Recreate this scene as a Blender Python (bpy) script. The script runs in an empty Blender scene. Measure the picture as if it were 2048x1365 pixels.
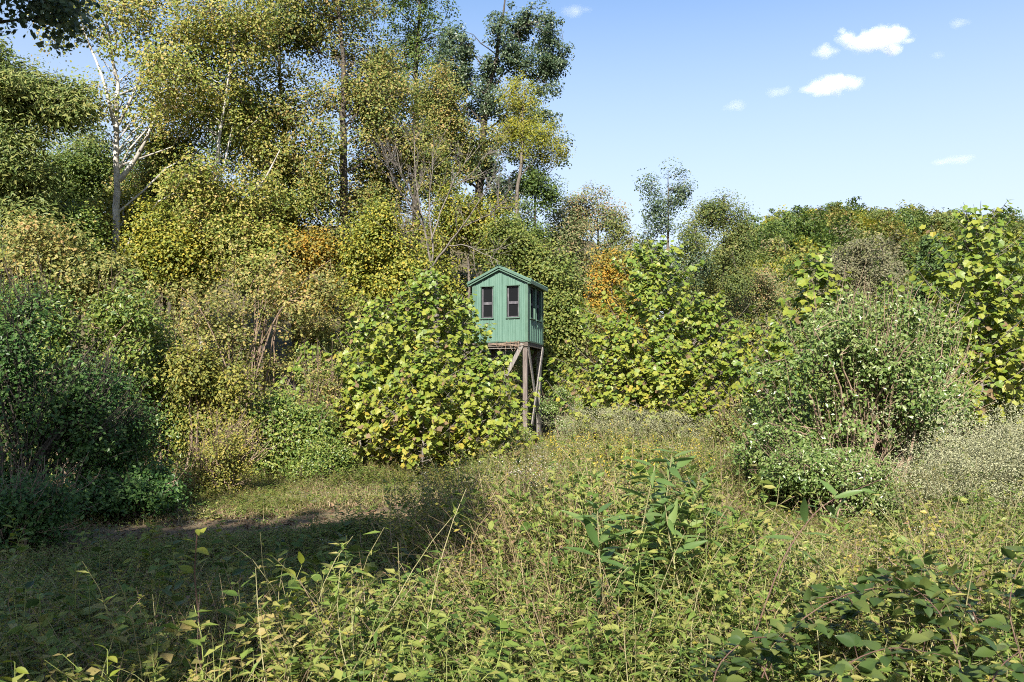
import bpy, bmesh, math, random
import numpy as np
from mathutils import Vector, Matrix

# ------------------------------------------------------------------ camera
SC = bpy.context.scene
COL = SC.collection
F = 1593.0          # focal length in photograph pixels (2048 wide)
HOR = 800.0         # photograph row of the horizon
EYE = 1.6
cam_d = bpy.data.cameras.new('camera')
cam_d.sensor_width = 36.0
cam_d.lens = 36.0 * F / 2048.0
cam_d.shift_y = (HOR - 682.5) / 2048.0
cam_d.clip_start = 0.1
cam_d.clip_end = 20000
cam_d.dof.use_dof = True
cam_d.dof.focus_distance = 24.0
cam_d.dof.aperture_fstop = 9.0
cam = bpy.data.objects.new('camera', cam_d)
cam.location = (0, 0, EYE)
cam.rotation_euler = (math.radians(90), 0, 0)
COL.objects.link(cam)
SC.camera = cam

# ------------------------------------------------------------------ sky, sun, exposure
SUN_EL = 36.0
SUN_LEFT = 11.0     # degrees to the left of straight behind the camera
SKY = 0.066
SUN = 4.0
EXPO = 1.95
SUN_DIR = Vector((-math.sin(math.radians(SUN_LEFT)) * math.cos(math.radians(SUN_EL)),
                  -math.cos(math.radians(SUN_LEFT)) * math.cos(math.radians(SUN_EL)),
                  math.sin(math.radians(SUN_EL))))
w = bpy.data.worlds.new('World')
SC.world = w
w.use_nodes = True
nt = w.node_tree
bg = nt.nodes['Background']
sky = nt.nodes.new('ShaderNodeTexSky')
sky.sky_type = 'NISHITA'
sky.sun_disc = False
sky.sun_elevation = math.radians(SUN_EL)
sky.sun_rotation = math.atan2(SUN_DIR.x, SUN_DIR.y)
sky.altitude = 0
sky.air_density = 1.0
sky.dust_density = 0.6
sky.ozone_density = 2.5
# pale haze band low all round the horizon, thinning out upwards
tcw = nt.nodes.new('ShaderNodeTexCoord'); sep = nt.nodes.new('ShaderNodeSeparateXYZ')
nt.links.new(tcw.outputs['Generated'], sep.inputs[0])
mr = nt.nodes.new('ShaderNodeMapRange'); mr.clamp = True
mr.inputs['From Min'].default_value = 0.455; mr.inputs['From Max'].default_value = 0.18
mr.inputs['To Min'].default_value = 0.0; mr.inputs['To Max'].default_value = 0.72
nt.links.new(sep.outputs['Z'], mr.inputs['Value'])
mixw = nt.nodes.new('ShaderNodeMix'); mixw.data_type = 'RGBA'
nt.links.new(mr.outputs[0], mixw.inputs[0]); nt.links.new(sky.outputs[0], mixw.inputs[6])
mixw.inputs[7].default_value = (3.35, 3.5, 3.8, 1)
nt.links.new(mixw.outputs[2], bg.inputs[0])
bg.inputs[1].default_value = SKY
sun_d = bpy.data.lights.new('sun', 'SUN')
sun_d.energy = SUN
sun_d.angle = math.radians(0.53)
sun_d.color = (1.0, 0.94, 0.84)
sun = bpy.data.objects.new('sun', sun_d)
sun.rotation_euler = SUN_DIR.to_track_quat('Z', 'Y').to_euler()
sun.location = (-20, -60, 60)
COL.objects.link(sun)
SC.view_settings.view_transform = 'Standard'
SC.view_settings.look = 'None'
SC.view_settings.exposure = EXPO
SC.view_settings.gamma = 1.0
SC.view_settings.use_curve_mapping = False
SC.render.engine = 'CYCLES'
SC.cycles.max_bounces = 5
SC.cycles.diffuse_bounces = 3
SC.cycles.glossy_bounces = 2
SC.cycles.transmission_bounces = 2
SC.cycles.transparent_max_bounces = 8
SC.cycles.volume_bounces = 6
SC.cycles.caustics_reflective = False
SC.cycles.caustics_refractive = False
SC.cycles.use_denoising = False
SC.cycles.adaptive_threshold = 0.018
SC.cycles.filter_width = 1.0

# ------------------------------------------------------------------ helpers
def rng_(seed):
    return np.random.default_rng(seed)

def at(px, py, Y):
    return np.array([(px - 1024.0) / F * Y, Y, EYE + (HOR - py) / F * Y])

def sstep(a, b, x):
    t = np.clip((np.asarray(x, float) - a) / (b - a), 0, 1)
    return t * t * (3 - 2 * t)

def wobble(x, y, s, seed=0.0):
    return (np.sin(x * 1.3 / s + seed) * np.cos(y * 1.1 / s + seed * 2.1) + 0.5 * np.sin(x * 2.9 / s + y * 2.3 / s + seed * 3.7)
            + 0.3 * np.sin(x * 5.1 / s - y * 4.7 / s + seed)) / 1.8

def ground_h(x, y):
    x = np.asarray(x, float); y = np.asarray(y, float)
    left = 1 - sstep(2.0, 14.0, x - 0.10 * (y - 30))
    hill = 0.34 * np.clip(y - 30, 0, 60) * left * sstep(30, 36, y)
    az = x / np.maximum(y, 1.0)
    prof = 0.203 - 0.025 * np.abs(az - 0.44) / 0.2 - 0.20 * (1 - sstep(0.1, 0.34, az))
    prof = np.where(az < -0.05, 0.1, prof)
    far = np.clip(prof, 0.0, 1) * 230 * sstep(70, 235, y) * (1 - 0.25 * sstep(240, 900, y))
    right = 0.5 * sstep(3, 14, x) * sstep(12, 30, y)
    small = 0.05 * wobble(x, y, 2.2, 1.0) * sstep(3, 6, np.hypot(x, y))
    return hill + far * 1.0 + right * 0.4 + small

class Geo:
    def __init__(s):
        s.v = []; s.f = []; s.m = []; s.n = 0
    def add(s, v, f, mi=0):
        v = np.asarray(v, float).reshape(-1, 3); f = np.asarray(f, np.int64).reshape(-1, 3)
        s.v.append(v); s.f.append(f + s.n); s.m.append(np.full(len(f), mi, np.int32)); s.n += len(v)
    def mesh(s, name, mats, origin=(0, 0, 0), smooth=False):
        me = bpy.data.meshes.new(name)
        if not s.v:
            return me
        V = np.concatenate(s.v) - np.asarray(origin, float)
        Fa = np.concatenate(s.f); M = np.concatenate(s.m)
        me.vertices.add(len(V)); me.vertices.foreach_set('co', V.astype(np.float32).ravel())
        me.loops.add(len(Fa) * 3); me.loops.foreach_set('vertex_index', Fa.astype(np.int32).ravel())
        me.polygons.add(len(Fa)); me.polygons.foreach_set('loop_start', np.arange(0, len(Fa) * 3, 3, dtype=np.int32))
        me.polygons.foreach_set('material_index', M)
        me.polygons.foreach_set('use_smooth', np.full(len(Fa), smooth))
        for m in mats:
            me.materials.append(m)
        me.update(calc_edges=True)
        return me

def link(name, me, parent=None, loc=(0, 0, 0)):
    o = bpy.data.objects.new(name, me)
    COL.objects.link(o)
    o.location = loc
    if parent is not None:
        o.parent = parent
    return o

def tag(o, label=None, cat=None, group=None, kind=None):
    if label: o['label'] = label
    if cat: o['category'] = cat
    if group: o['group'] = group
    if kind: o['kind'] = kind
    return o

def empty(name, loc, label, cat, group=None):
    o = bpy.data.objects.new(name, None)
    o.empty_display_size = 0.3
    COL.objects.link(o)
    o.location = loc
    return tag(o, label, cat, group)

def copy_tree(root, loc, rz, sc, label, group=None):
    r = root.copy(); COL.objects.link(r)
    r.location = loc; r.rotation_euler = (0, 0, rz); r.scale = (sc, sc, sc) if np.isscalar(sc) else sc
    r['label'] = label
    if group: r['group'] = group
    for ch in root.children:
        c = ch.copy(); COL.objects.link(c); c.parent = r
        for g in ch.children:
            d = g.copy(); COL.objects.link(d); d.parent = c
    return r

def norm(a):
    return a / np.maximum(np.linalg.norm(a, axis=-1, keepdims=True), 1e-9)

def tubes(G, P, R, sides=4, mi=0):
    """many tubes at once: P (n,k,3), R (n,k)"""
    P = np.asarray(P, float); R = np.asarray(R, float)
    if P.ndim == 2: P = P[None]; R = R[None]
    n, k, _ = P.shape
    T = np.empty_like(P)
    T[:, 1:-1] = P[:, 2:] - P[:, :-2]; T[:, 0] = P[:, 1] - P[:, 0]; T[:, -1] = P[:, -1] - P[:, -2]
    T = norm(T)
    ref = np.tile(np.array([0.31, 0.87, 0.38]), (n, 1))
    ax = norm(P[:, -1] - P[:, 0])
    bad = np.abs((ax * ref).sum(1)) > 0.9
    ref[bad] = (0.9, -0.3, 0.3)
    A = norm(np.cross(T, ref[:, None, :])); B = np.cross(T, A)
    ang = np.arange(sides) * 2 * math.pi / sides
    V = P[:, :, None, :] + R[:, :, None, None] * (np.cos(ang)[None, None, :, None] * A[:, :, None, :] + np.sin(ang)[None, None, :, None] * B[:, :, None, :])
    i = np.arange(n)[:, None, None] * k * sides; j = np.arange(k - 1)[None, :, None] * sides; q = np.arange(sides)[None, None, :]
    q2 = (q + 1) % sides
    a = (i + j + q); b = (i + j + q2); c = (i + j + sides + q2); d = (i + j + sides + q)
    fs = np.stack([np.stack([a, b, c], -1), np.stack([a, c, d], -1)], -2).reshape(-1, 3)
    G.add(V.reshape(-1, 3), fs, mi)

def bez(A, C, B, k):
    t = np.linspace(0, 1, k)[None, :, None]
    return (1 - t) ** 2 * A[:, None] + 2 * t * (1 - t) * C[:, None] + t * t * B[:, None]

# leaf outlines (x across, y along, z off plane)
def T_(v, f): return (np.array(v, float), np.array(f, int))
L_RHOMB = T_([(0, 0, 0), (-.3, .45, .08), (0, 1, -.05), (.3, .45, .08)], [(0, 2, 1), (0, 3, 2)])
L_BROAD = T_([(0, 0, 0), (-.42, .35, .08), (-.2, .85, .03), (0.03, 1, -.08), (.25, .8, .05), (.42, .4, .08)], [(0, 3, 2), (0, 2, 1), (0, 4, 3), (0, 5, 4)])
L_SLIM = T_([(0, 0, 0), (-.17, .42, .05), (0, 1, -.12), (.17, .42, .05)], [(0, 2, 1), (0, 3, 2)])
L_WIDE = T_([(0, 0, 0), (-.40, .48, .08), (0, 1, -.06), (.40, .48, .08)], [(0, 2, 1), (0, 3, 2)])
L_LANCE = T_([(0, 0, 0), (-.11, .35, .03), (0, .5, -.02), (.11, .35, .03), (0, 1, -.15)], [(0, 2, 1), (0, 3, 2), (1, 2, 4), (2, 3, 4)])
L_OVATE = T_([(0, 0, 0), (-.2, .18, .04), (-.29, .45, .06), (-.17, .78, .02), (0, 1, -.06), (.17, .78, .02), (.29, .45, .06), (.2, .18, .04), (0, .3, -.015), (0, .65, -.03)],
             [(0, 8, 1), (1, 8, 2), (2, 8, 9), (2, 9, 3), (3, 9, 4), (0, 7, 8), (7, 6, 8), (6, 9, 8), (6, 5, 9), (5, 4, 9)])
def lobed(seed):
    r = rng_(seed)
    pts = [(0, 0)]
    half = [(.22, -.06), (.50, .08), (.48, .27), (.60, .52), (.41, .60), (.30, .76)]
    right = [(x * r.uniform(.85, 1.12), y * r.uniform(.9, 1.1)) for x, y in half]
    left = [(-x * r.uniform(.85, 1.12), y * r.uniform(.9, 1.1)) for x, y in half]
    out = [(0, 0)] + right + [(r.uniform(-.05, .05), r.uniform(.95, 1.08))] + left[::-1]
    v = [(x, y, .10 * abs(x) - .16 * y * y + r.uniform(-.03, .03)) for x, y in out] + [(0, .38, -.05)]
    c = len(v) - 1; n = len(out)
    return T_(v, [(c, i, (i + 1) % n) for i in range(n)])
L_LOBED = [lobed(s) for s in (3, 7, 12, 21)]
def lobed_simple(seed):
    r = rng_(seed)
    j = lambda x, y: (x * r.uniform(.85, 1.12), y * r.uniform(.9, 1.1))
    out = [(0, 0), j(.52, .08), j(.40, .32), j(.60, .56), (0, 1.02), j(-.60, .56), j(-.40, .32), j(-.52, .08)]
    v = [(x, y, .10 * abs(x) - .16 * y * y) for x, y in out]
    return T_(v, [(0, 1, 2), (2, 3, 4), (0, 2, 4), (0, 4, 6), (4, 5, 6), (0, 6, 7)])
L_LOBED_FAR = [lobed_simple(s) for s in (3, 7, 12, 21)]

def leaves(G, P, size, nrm, tmpl, r, droop=0.25, mi=0, dirs=None):
    """leaf blades at P (n,3); nrm (n,3) face normals; random heading"""
    P = np.asarray(P, float); n = len(P)
    if n == 0: return
    N = norm(nrm)
    if dirs is None:
        dirs = r.normal(size=(n, 3)); dirs[:, 2] -= droop * 2
    D = norm(dirs - (dirs * N).sum(1, keepdims=True) * N)
    S = np.cross(D, N)
    tv, tf = tmpl
    size = np.broadcast_to(np.asarray(size, float), (n,))
    V = P[:, None, :] + size[:, None, None] * (tv[None, :, 0:1] * S[:, None] + tv[None, :, 1:2] * D[:, None] + tv[None, :, 2:3] * N[:, None])
    k = len(tv)
    Fa = tf[None] + (np.arange(n) * k)[:, None, None]
    G.add(V.reshape(-1, 3), Fa.reshape(-1, 3), mi)

# ------------------------------------------------------------------ materials
def new_mat(name):
    m = bpy.data.materials.new(name); m.use_nodes = True
    t = m.node_tree
    for n in list(t.nodes): t.nodes.remove(n)
    out = t.nodes.new('ShaderNodeOutputMaterial')
    return m, t, out

def ramp_node(t, stops):
    n = t.nodes.new('ShaderNodeValToRGB')
    e = n.color_ramp.elements
    while len(e) < len(stops): e.new(0.5)
    for i, (p, c) in enumerate(stops):
        e[i].position = p; e[i].color = (*c, 1)
    return n

def math_node(t, op, a, b=None):
    n = t.nodes.new('ShaderNodeMath'); n.operation = op
    for i, x in enumerate((a, b)):
        if x is None: continue
        if isinstance(x, (int, float)): n.inputs[i].default_value = x
        else: t.links.new(x, n.inputs[i])
    return n.outputs[0]

def noise_node(t, scale, detail=3, rough=.55, coord='pos', vec=None):
    n = t.nodes.new('ShaderNodeTexNoise'); n.inputs['Scale'].default_value = scale
    n.inputs['Detail'].default_value = detail; n.inputs['Roughness'].default_value = rough
    if vec is not None: t.links.new(vec, n.inputs['Vector'])
    elif coord == 'pos':
        g = t.nodes.new('ShaderNodeNewGeometry'); t.links.new(g.outputs['Position'], n.inputs['Vector'])
    else:
        g = t.nodes.new('ShaderNodeTexCoord'); t.links.new(g.outputs['Object'], n.inputs['Vector'])
    return n.outputs['Fac']

def leaf_mat(name, cols, trans=.38, rough=.5, spec=.25, patch=.28, pscale=.5):
    """every leaf its own tone out of a run of colours, with patches of the crown turning together"""
    cols = [(c[0] * 1.18, c[1] * 1.13, c[2] * (1.5 if c[2] < .5 * c[1] else 1.2)) for c in cols]
    m, t, out = new_mat(name)
    g = t.nodes.new('ShaderNodeNewGeometry'); oi = t.nodes.new('ShaderNodeObjectInfo')
    s = math_node(t, 'ADD', g.outputs['Random Per Island'], oi.outputs['Random'])
    s = math_node(t, 'FRACT', s)
    s = math_node(t, 'MULTIPLY', s, 1 - patch)
    nz = noise_node(t, pscale, 2)
    nz = math_node(t, 'SUBTRACT', nz, .3); nz = math_node(t, 'MULTIPLY', nz, 2.5 * patch)
    f = math_node(t, 'ADD', s, nz)
    rp = ramp_node(t, [(i / (len(cols) - 1) * .9 + .05, c) for i, c in enumerate(cols)])
    t.links.new(f, rp.inputs[0])
    p = t.nodes.new('ShaderNodeBsdfPrincipled')
    t.links.new(rp.outputs[0], p.inputs['Base Color'])
    p.inputs['Roughness'].default_value = rough
    p.inputs['Specular IOR Level'].default_value = spec
    tr = t.nodes.new('ShaderNodeBsdfTranslucent')
    hs = t.nodes.new('ShaderNodeHueSaturation'); hs.inputs['Value'].default_value = 1.2; hs.inputs['Saturation'].default_value = 1.05
    t.links.new(rp.outputs[0], hs.inputs['Color']); t.links.new(hs.outputs[0], tr.inputs['Color'])
    mx = t.nodes.new('ShaderNodeMixShader'); mx.inputs[0].default_value = trans
    t.links.new(p.outputs[0], mx.inputs[1]); t.links.new(tr.outputs[0], mx.inputs[2])
    t.links.new(mx.outputs[0], out.inputs[0])
    return m

def plain_mat(name, cols, scale=6, rough=.8, bump=.3, bscale=30, stretch=None, spec=.2, coord='obj', detail=5):
    m, t, out = new_mat(name)
    vec = None
    tc = t.nodes.new('ShaderNodeTexCoord')
    mp = t.nodes.new('ShaderNodeMapping')
    if stretch: mp.inputs['Scale'].default_value = stretch
    if coord == 'pos':
        g = t.nodes.new('ShaderNodeNewGeometry'); t.links.new(g.outputs['Position'], mp.inputs[0])
    else:
        t.links.new(tc.outputs['Object'], mp.inputs[0])
    nz = noise_node(t, scale, detail, .6, vec=mp.outputs[0])
    rp = ramp_node(t, [(.28 + .44 * i / max(1, len(cols) - 1), c) for i, c in enumerate(cols)])
    t.links.new(nz, rp.inputs[0])
    p = t.nodes.new('ShaderNodeBsdfPrincipled')
    t.links.new(rp.outputs[0], p.inputs['Base Color'])
    p.inputs['Roughness'].default_value = rough; p.inputs['Specular IOR Level'].default_value = spec
    if bump:
        b = t.nodes.new('ShaderNodeBump'); b.inputs['Strength'].default_value = bump; b.inputs['Distance'].default_value = .02
        n2 = noise_node(t, bscale, 4, .6, vec=mp.outputs[0])
        t.links.new(n2, b.inputs['Height']); t.links.new(b.outputs[0], p.inputs['Normal'])
    t.links.new(p.outputs[0], out.inputs[0])
    return m

M = {}
# foliage (green -> turned; wide dark -> light run also paints in sun and shadow contrast)
M['syc'] = leaf_mat('sycamore_leaf', [(.05, .085, .012), (.10, .14, .018), (.18, .20, .03), (.25, .235, .045), (.29, .21, .06)])
M['olive'] = leaf_mat('olive_leaf', [(.035, .065, .012), (.075, .11, .018), (.14, .16, .026), (.21, .19, .04), (.25, .165, .05)])
M['oak'] = leaf_mat('oak_leaf', [(.02, .042, .016), (.04, .07, .025), (.07, .105, .036), (.12, .145, .055)], rough=.4, spec=.4)
M['dark'] = leaf_mat('dark_maple_leaf', [(.02, .045, .008), (.045, .08, .014), (.085, .13, .02), (.15, .18, .03)], rough=.45)
M['hick'] = leaf_mat('hickory_leaf', [(.08, .11, .012), (.15, .175, .016), (.22, .225, .022), (.30, .25, .028)])
M['walnut'] = leaf_mat('walnut_leaf', [(.04, .075, .014), (.09, .13, .025), (.16, .19, .04), (.24, .24, .06)])
M['orange'] = leaf_mat('orange_leaf', [(.06, .08, .014), (.14, .135, .018), (.25, .18, .02), (.35, .18, .02)])
M['yellow'] = leaf_mat('yellow_green_leaf', [(.05, .085, .010), (.11, .14, .016), (.20, .21, .025), (.32, .25, .025)])
M['muted'] = leaf_mat('muted_leaf', [(.04, .065, .016), (.075, .105, .028), (.13, .155, .045), (.19, .16, .06), (.24, .15, .06)])
M['grey'] = leaf_mat('grey_brown_leaf', [(.06, .07, .025), (.10, .105, .04), (.145, .135, .06), (.12, .14, .035)])
M['pine'] = leaf_mat('pine_needle', [(.03, .06, .015), (.055, .095, .022), (.085, .13, .03)], trans=.15)
M['bush'] = leaf_mat('bush_leaf', [(.035, .075, .010), (.08, .13, .018), (.15, .19, .028), (.24, .25, .045)], rough=.42, spec=.35)
M['bushy'] = leaf_mat('bush_yellow_leaf', [(.05, .08, .012), (.11, .13, .02), (.19, .19, .03), (.28, .23, .035)])
M['viburnum'] = leaf_mat('viburnum_leaf', [(.04, .065, .012), (.09, .11, .02), (.16, .17, .035), (.24, .22, .05), (.27, .17, .05)])
M['silver'] = leaf_mat('silver_olive_leaf', [(.045, .09, .015), (.085, .14, .024), (.13, .18, .036), (.21, .245, .08)], rough=.35, spec=.45, patch=.25)
M['shade'] = leaf_mat('shaded_shrub_leaf', [(.018, .05, .010), (.035, .08, .015), (.06, .12, .022), (.10, .15, .03)], rough=.4)  # darker leaf for the left thicket, its shade put into the colour
M['bramble'] = leaf_mat('bramble_leaf', [(.022, .042, .009), (.036, .066, .012), (.058, .09, .016), (.10, .12, .024)], rough=.38, spec=.4, patch=.2)
M['weed'] = leaf_mat('weed_leaf', [(.038, .075, .012), (.07, .12, .017), (.12, .17, .026), (.185, .205, .04), (.23, .19, .055)], patch=.3, pscale=.8)
M['grassg'] = leaf_mat('grass_blade', [(.06, .10, .018), (.11, .15, .028), (.17, .19, .045), (.25, .23, .085)], patch=.4, pscale=.4, trans=.25)
M['straw'] = leaf_mat('straw_blade', [(.10, .075, .038), (.17, .13, .065), (.25, .20, .105), (.16, .155, .05)], patch=.3, trans=.2)
M['dead'] = leaf_mat('dead_leaf', [(.06, .038, .02), (.11, .07, .034), (.16, .11, .055)], patch=.2, trans=.15)
M['white'] = leaf_mat('white_floret', [(.3, .3, .22), (.4, .4, .32), (.5, .5, .43)], patch=.2, trans=.2)
M['fluff'] = leaf_mat('seed_fluff', [(.14, .155, .07), (.21, .22, .115), (.30, .305, .19)], patch=.3, trans=.2)
M['goldenrod'] = leaf_mat('goldenrod_floret', [(.34, .28, .03), (.45, .36, .04)], patch=.2)
M['lance'] = leaf_mat('lance_leaf', [(.055, .105, .022), (.085, .14, .03), (.12, .17, .04)], rough=.4, spec=.35, patch=.2)
# sapling leaves by how far they have turned
M['sap'] = [leaf_mat('sapling_leaf_green', [(.075, .130, .013), (.105, .16, .017), (.145, .19, .024)], rough=.42, spec=.35, patch=.2),
            leaf_mat('sapling_leaf_yellow_green', [(.115, .15, .014), (.16, .19, .019), (.205, .22, .027)], rough=.45, spec=.3, patch=.2),
            leaf_mat('sapling_leaf_yellow', [(.18, .175, .017), (.23, .205, .022), (.28, .225, .034)], rough=.5, patch=.2),
            leaf_mat('sapling_leaf_brown', [(.09, .065, .026), (.13, .09, .035), (.18, .13, .05)], rough=.6, patch=.2)]
# bark and wood
M['bark'] = plain_mat('bark', [(.05, .04, .03), (.10, .085, .07), (.16, .14, .12)], 5, .9, .8, 18, (4, 4, .8))
M['darkbark'] = plain_mat('dark_bark', [(.03, .025, .02), (.06, .05, .04), (.10, .085, .07)], 5, .9, .8, 18, (4, 4, .8))
M['whitebark'] = plain_mat('pale_sycamore_bark', [(.11, .10, .08), (.25, .23, .20), (.40, .38, .34), (.48, .46, .42)], 3.0, .8, .3, 14, (1.6, 1.6, .8))
M['greybark'] = plain_mat('grey_bark', [(.07, .06, .05), (.12, .105, .09), (.19, .17, .145)], 4, .9, .6, 18, (3, 3, .8))
M['twig'] = plain_mat('twig', [(.10, .065, .045), (.17, .12, .085), (.24, .18, .13)], 8, .85, 0)
M['darktwig'] = plain_mat('dark_twig', [(.03, .026, .02), (.055, .046, .036), (.09, .075, .06)], 8, .85, 0)  # twig darkened for the left thicket, shade painted into its tone
M['palestem'] = plain_mat('pale_stem', [(.11, .105, .045), (.17, .155, .075), (.23, .205, .11)], 10, .7, 0)
M['greenstem'] = plain_mat('green_stem', [(.10, .14, .03), (.16, .19, .05), (.22, .22, .08)], 10, .6, 0)
M['redcane'] = plain_mat('dark_cane', [(.05, .03, .025), (.09, .05, .04), (.12, .09, .05)], 10, .6, 0)

# ------------------------------------------------------------------ ground
def ground_mesh():
    # polar-ish sheet: fine near the camera, coarse to the horizon, all round
    rr = np.concatenate([[0.0], np.geomspace(1.0, 8000, 150)])
    na = 180
    aa = np.linspace(0, 2 * math.pi, na, endpoint=False)
    X = rr[:, None] * np.sin(aa)[None]; Y = rr[:, None] * np.cos(aa)[None]
    Z = ground_h(X, np.maximum(Y, -50))
    V = np.stack([X, Y, Z], -1).reshape(-1, 3)
    G = Geo()
    i = np.arange(len(rr) - 1)[:, None] * na; q = np.arange(na)[None]; q2 = (q + 1) % na
    a, b, c, d = i + q, i + q2, i + na + q2, i + na + q
    fs = np.stack([np.stack([a, d, c], -1), np.stack([a, c, b], -1)], -2).reshape(-1, 3)
    G.add(V, fs)
    return G
M['ground'] = plain_mat('thatch_ground', [(.025, .02, .011), (.05, .04, .02), (.085, .07, .033), (.055, .06, .02)], 1.2, .95, .8, 9, coord='pos', detail=8)
M['path'] = plain_mat('mown_path', [(.06, .042, .026), (.11, .078, .048), (.15, .115, .065), (.09, .085, .035)], 1.6, .95, .8, 14, coord='pos', detail=8)
tag(link('ground', ground_mesh().mesh('ground', [M['ground']], smooth=True)), kind='structure')

PATH_C = [(-13, 8.6), (-8, 9.0), (-5, 9.5), (-3, 10.2), (-1.2, 11.3), (0.2, 13.2)]
def path_dist(x, y):
    x = np.asarray(x, float); y = np.asarray(y, float)
    d = np.full(np.broadcast(x, y).shape, 1e9)
    for (x0, y0), (x1, y1) in zip(PATH_C[:-1], PATH_C[1:]):
        dx, dy = x1 - x0, y1 - y0
        t = np.clip(((x - x0) * dx + (y - y0) * dy) / (dx * dx + dy * dy), 0, 1)
        d = np.minimum(d, np.hypot(x - x0 - t * dx, y - y0 - t * dy))
    return d
def path_mesh():
    pts = []
    C = np.array(PATH_C, float)
    t = np.linspace(0, len(C) - 1, 60)
    cx = np.interp(t, range(len(C)), C[:, 0]); cy = np.interp(t, range(len(C)), C[:, 1])
    tx = np.gradient(cx); ty = np.gradient(cy); L = np.hypot(tx, ty)
    nx, ny = -ty / L, tx / L
    u = np.linspace(-1, 1, 7)
    wd = 0.95 + .12 * np.sin(t * 5)
    X = cx[:, None] + nx[:, None] * u * wd[:, None]; Y = cy[:, None] + ny[:, None] * u * wd[:, None]
    Z = ground_h(X, Y) + .03 * (1 - np.abs(u)[None] ** 3) - .012
    G = Geo(); k = 7
    i = np.arange(59)[:, None] * k; q = np.arange(k - 1)[None]
    a, b, c, d = i + q, i + q + 1, i + k + q + 1, i + k + q
    G.add(np.stack([X, Y, Z], -1).reshape(-1, 3), np.stack([np.stack([a, d, c], -1), np.stack([a, c, b], -1)], -2).reshape(-1, 3))
    return G
tag(link('path', path_mesh().mesh('path', [M['path']], smooth=True)), kind='structure')

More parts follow.
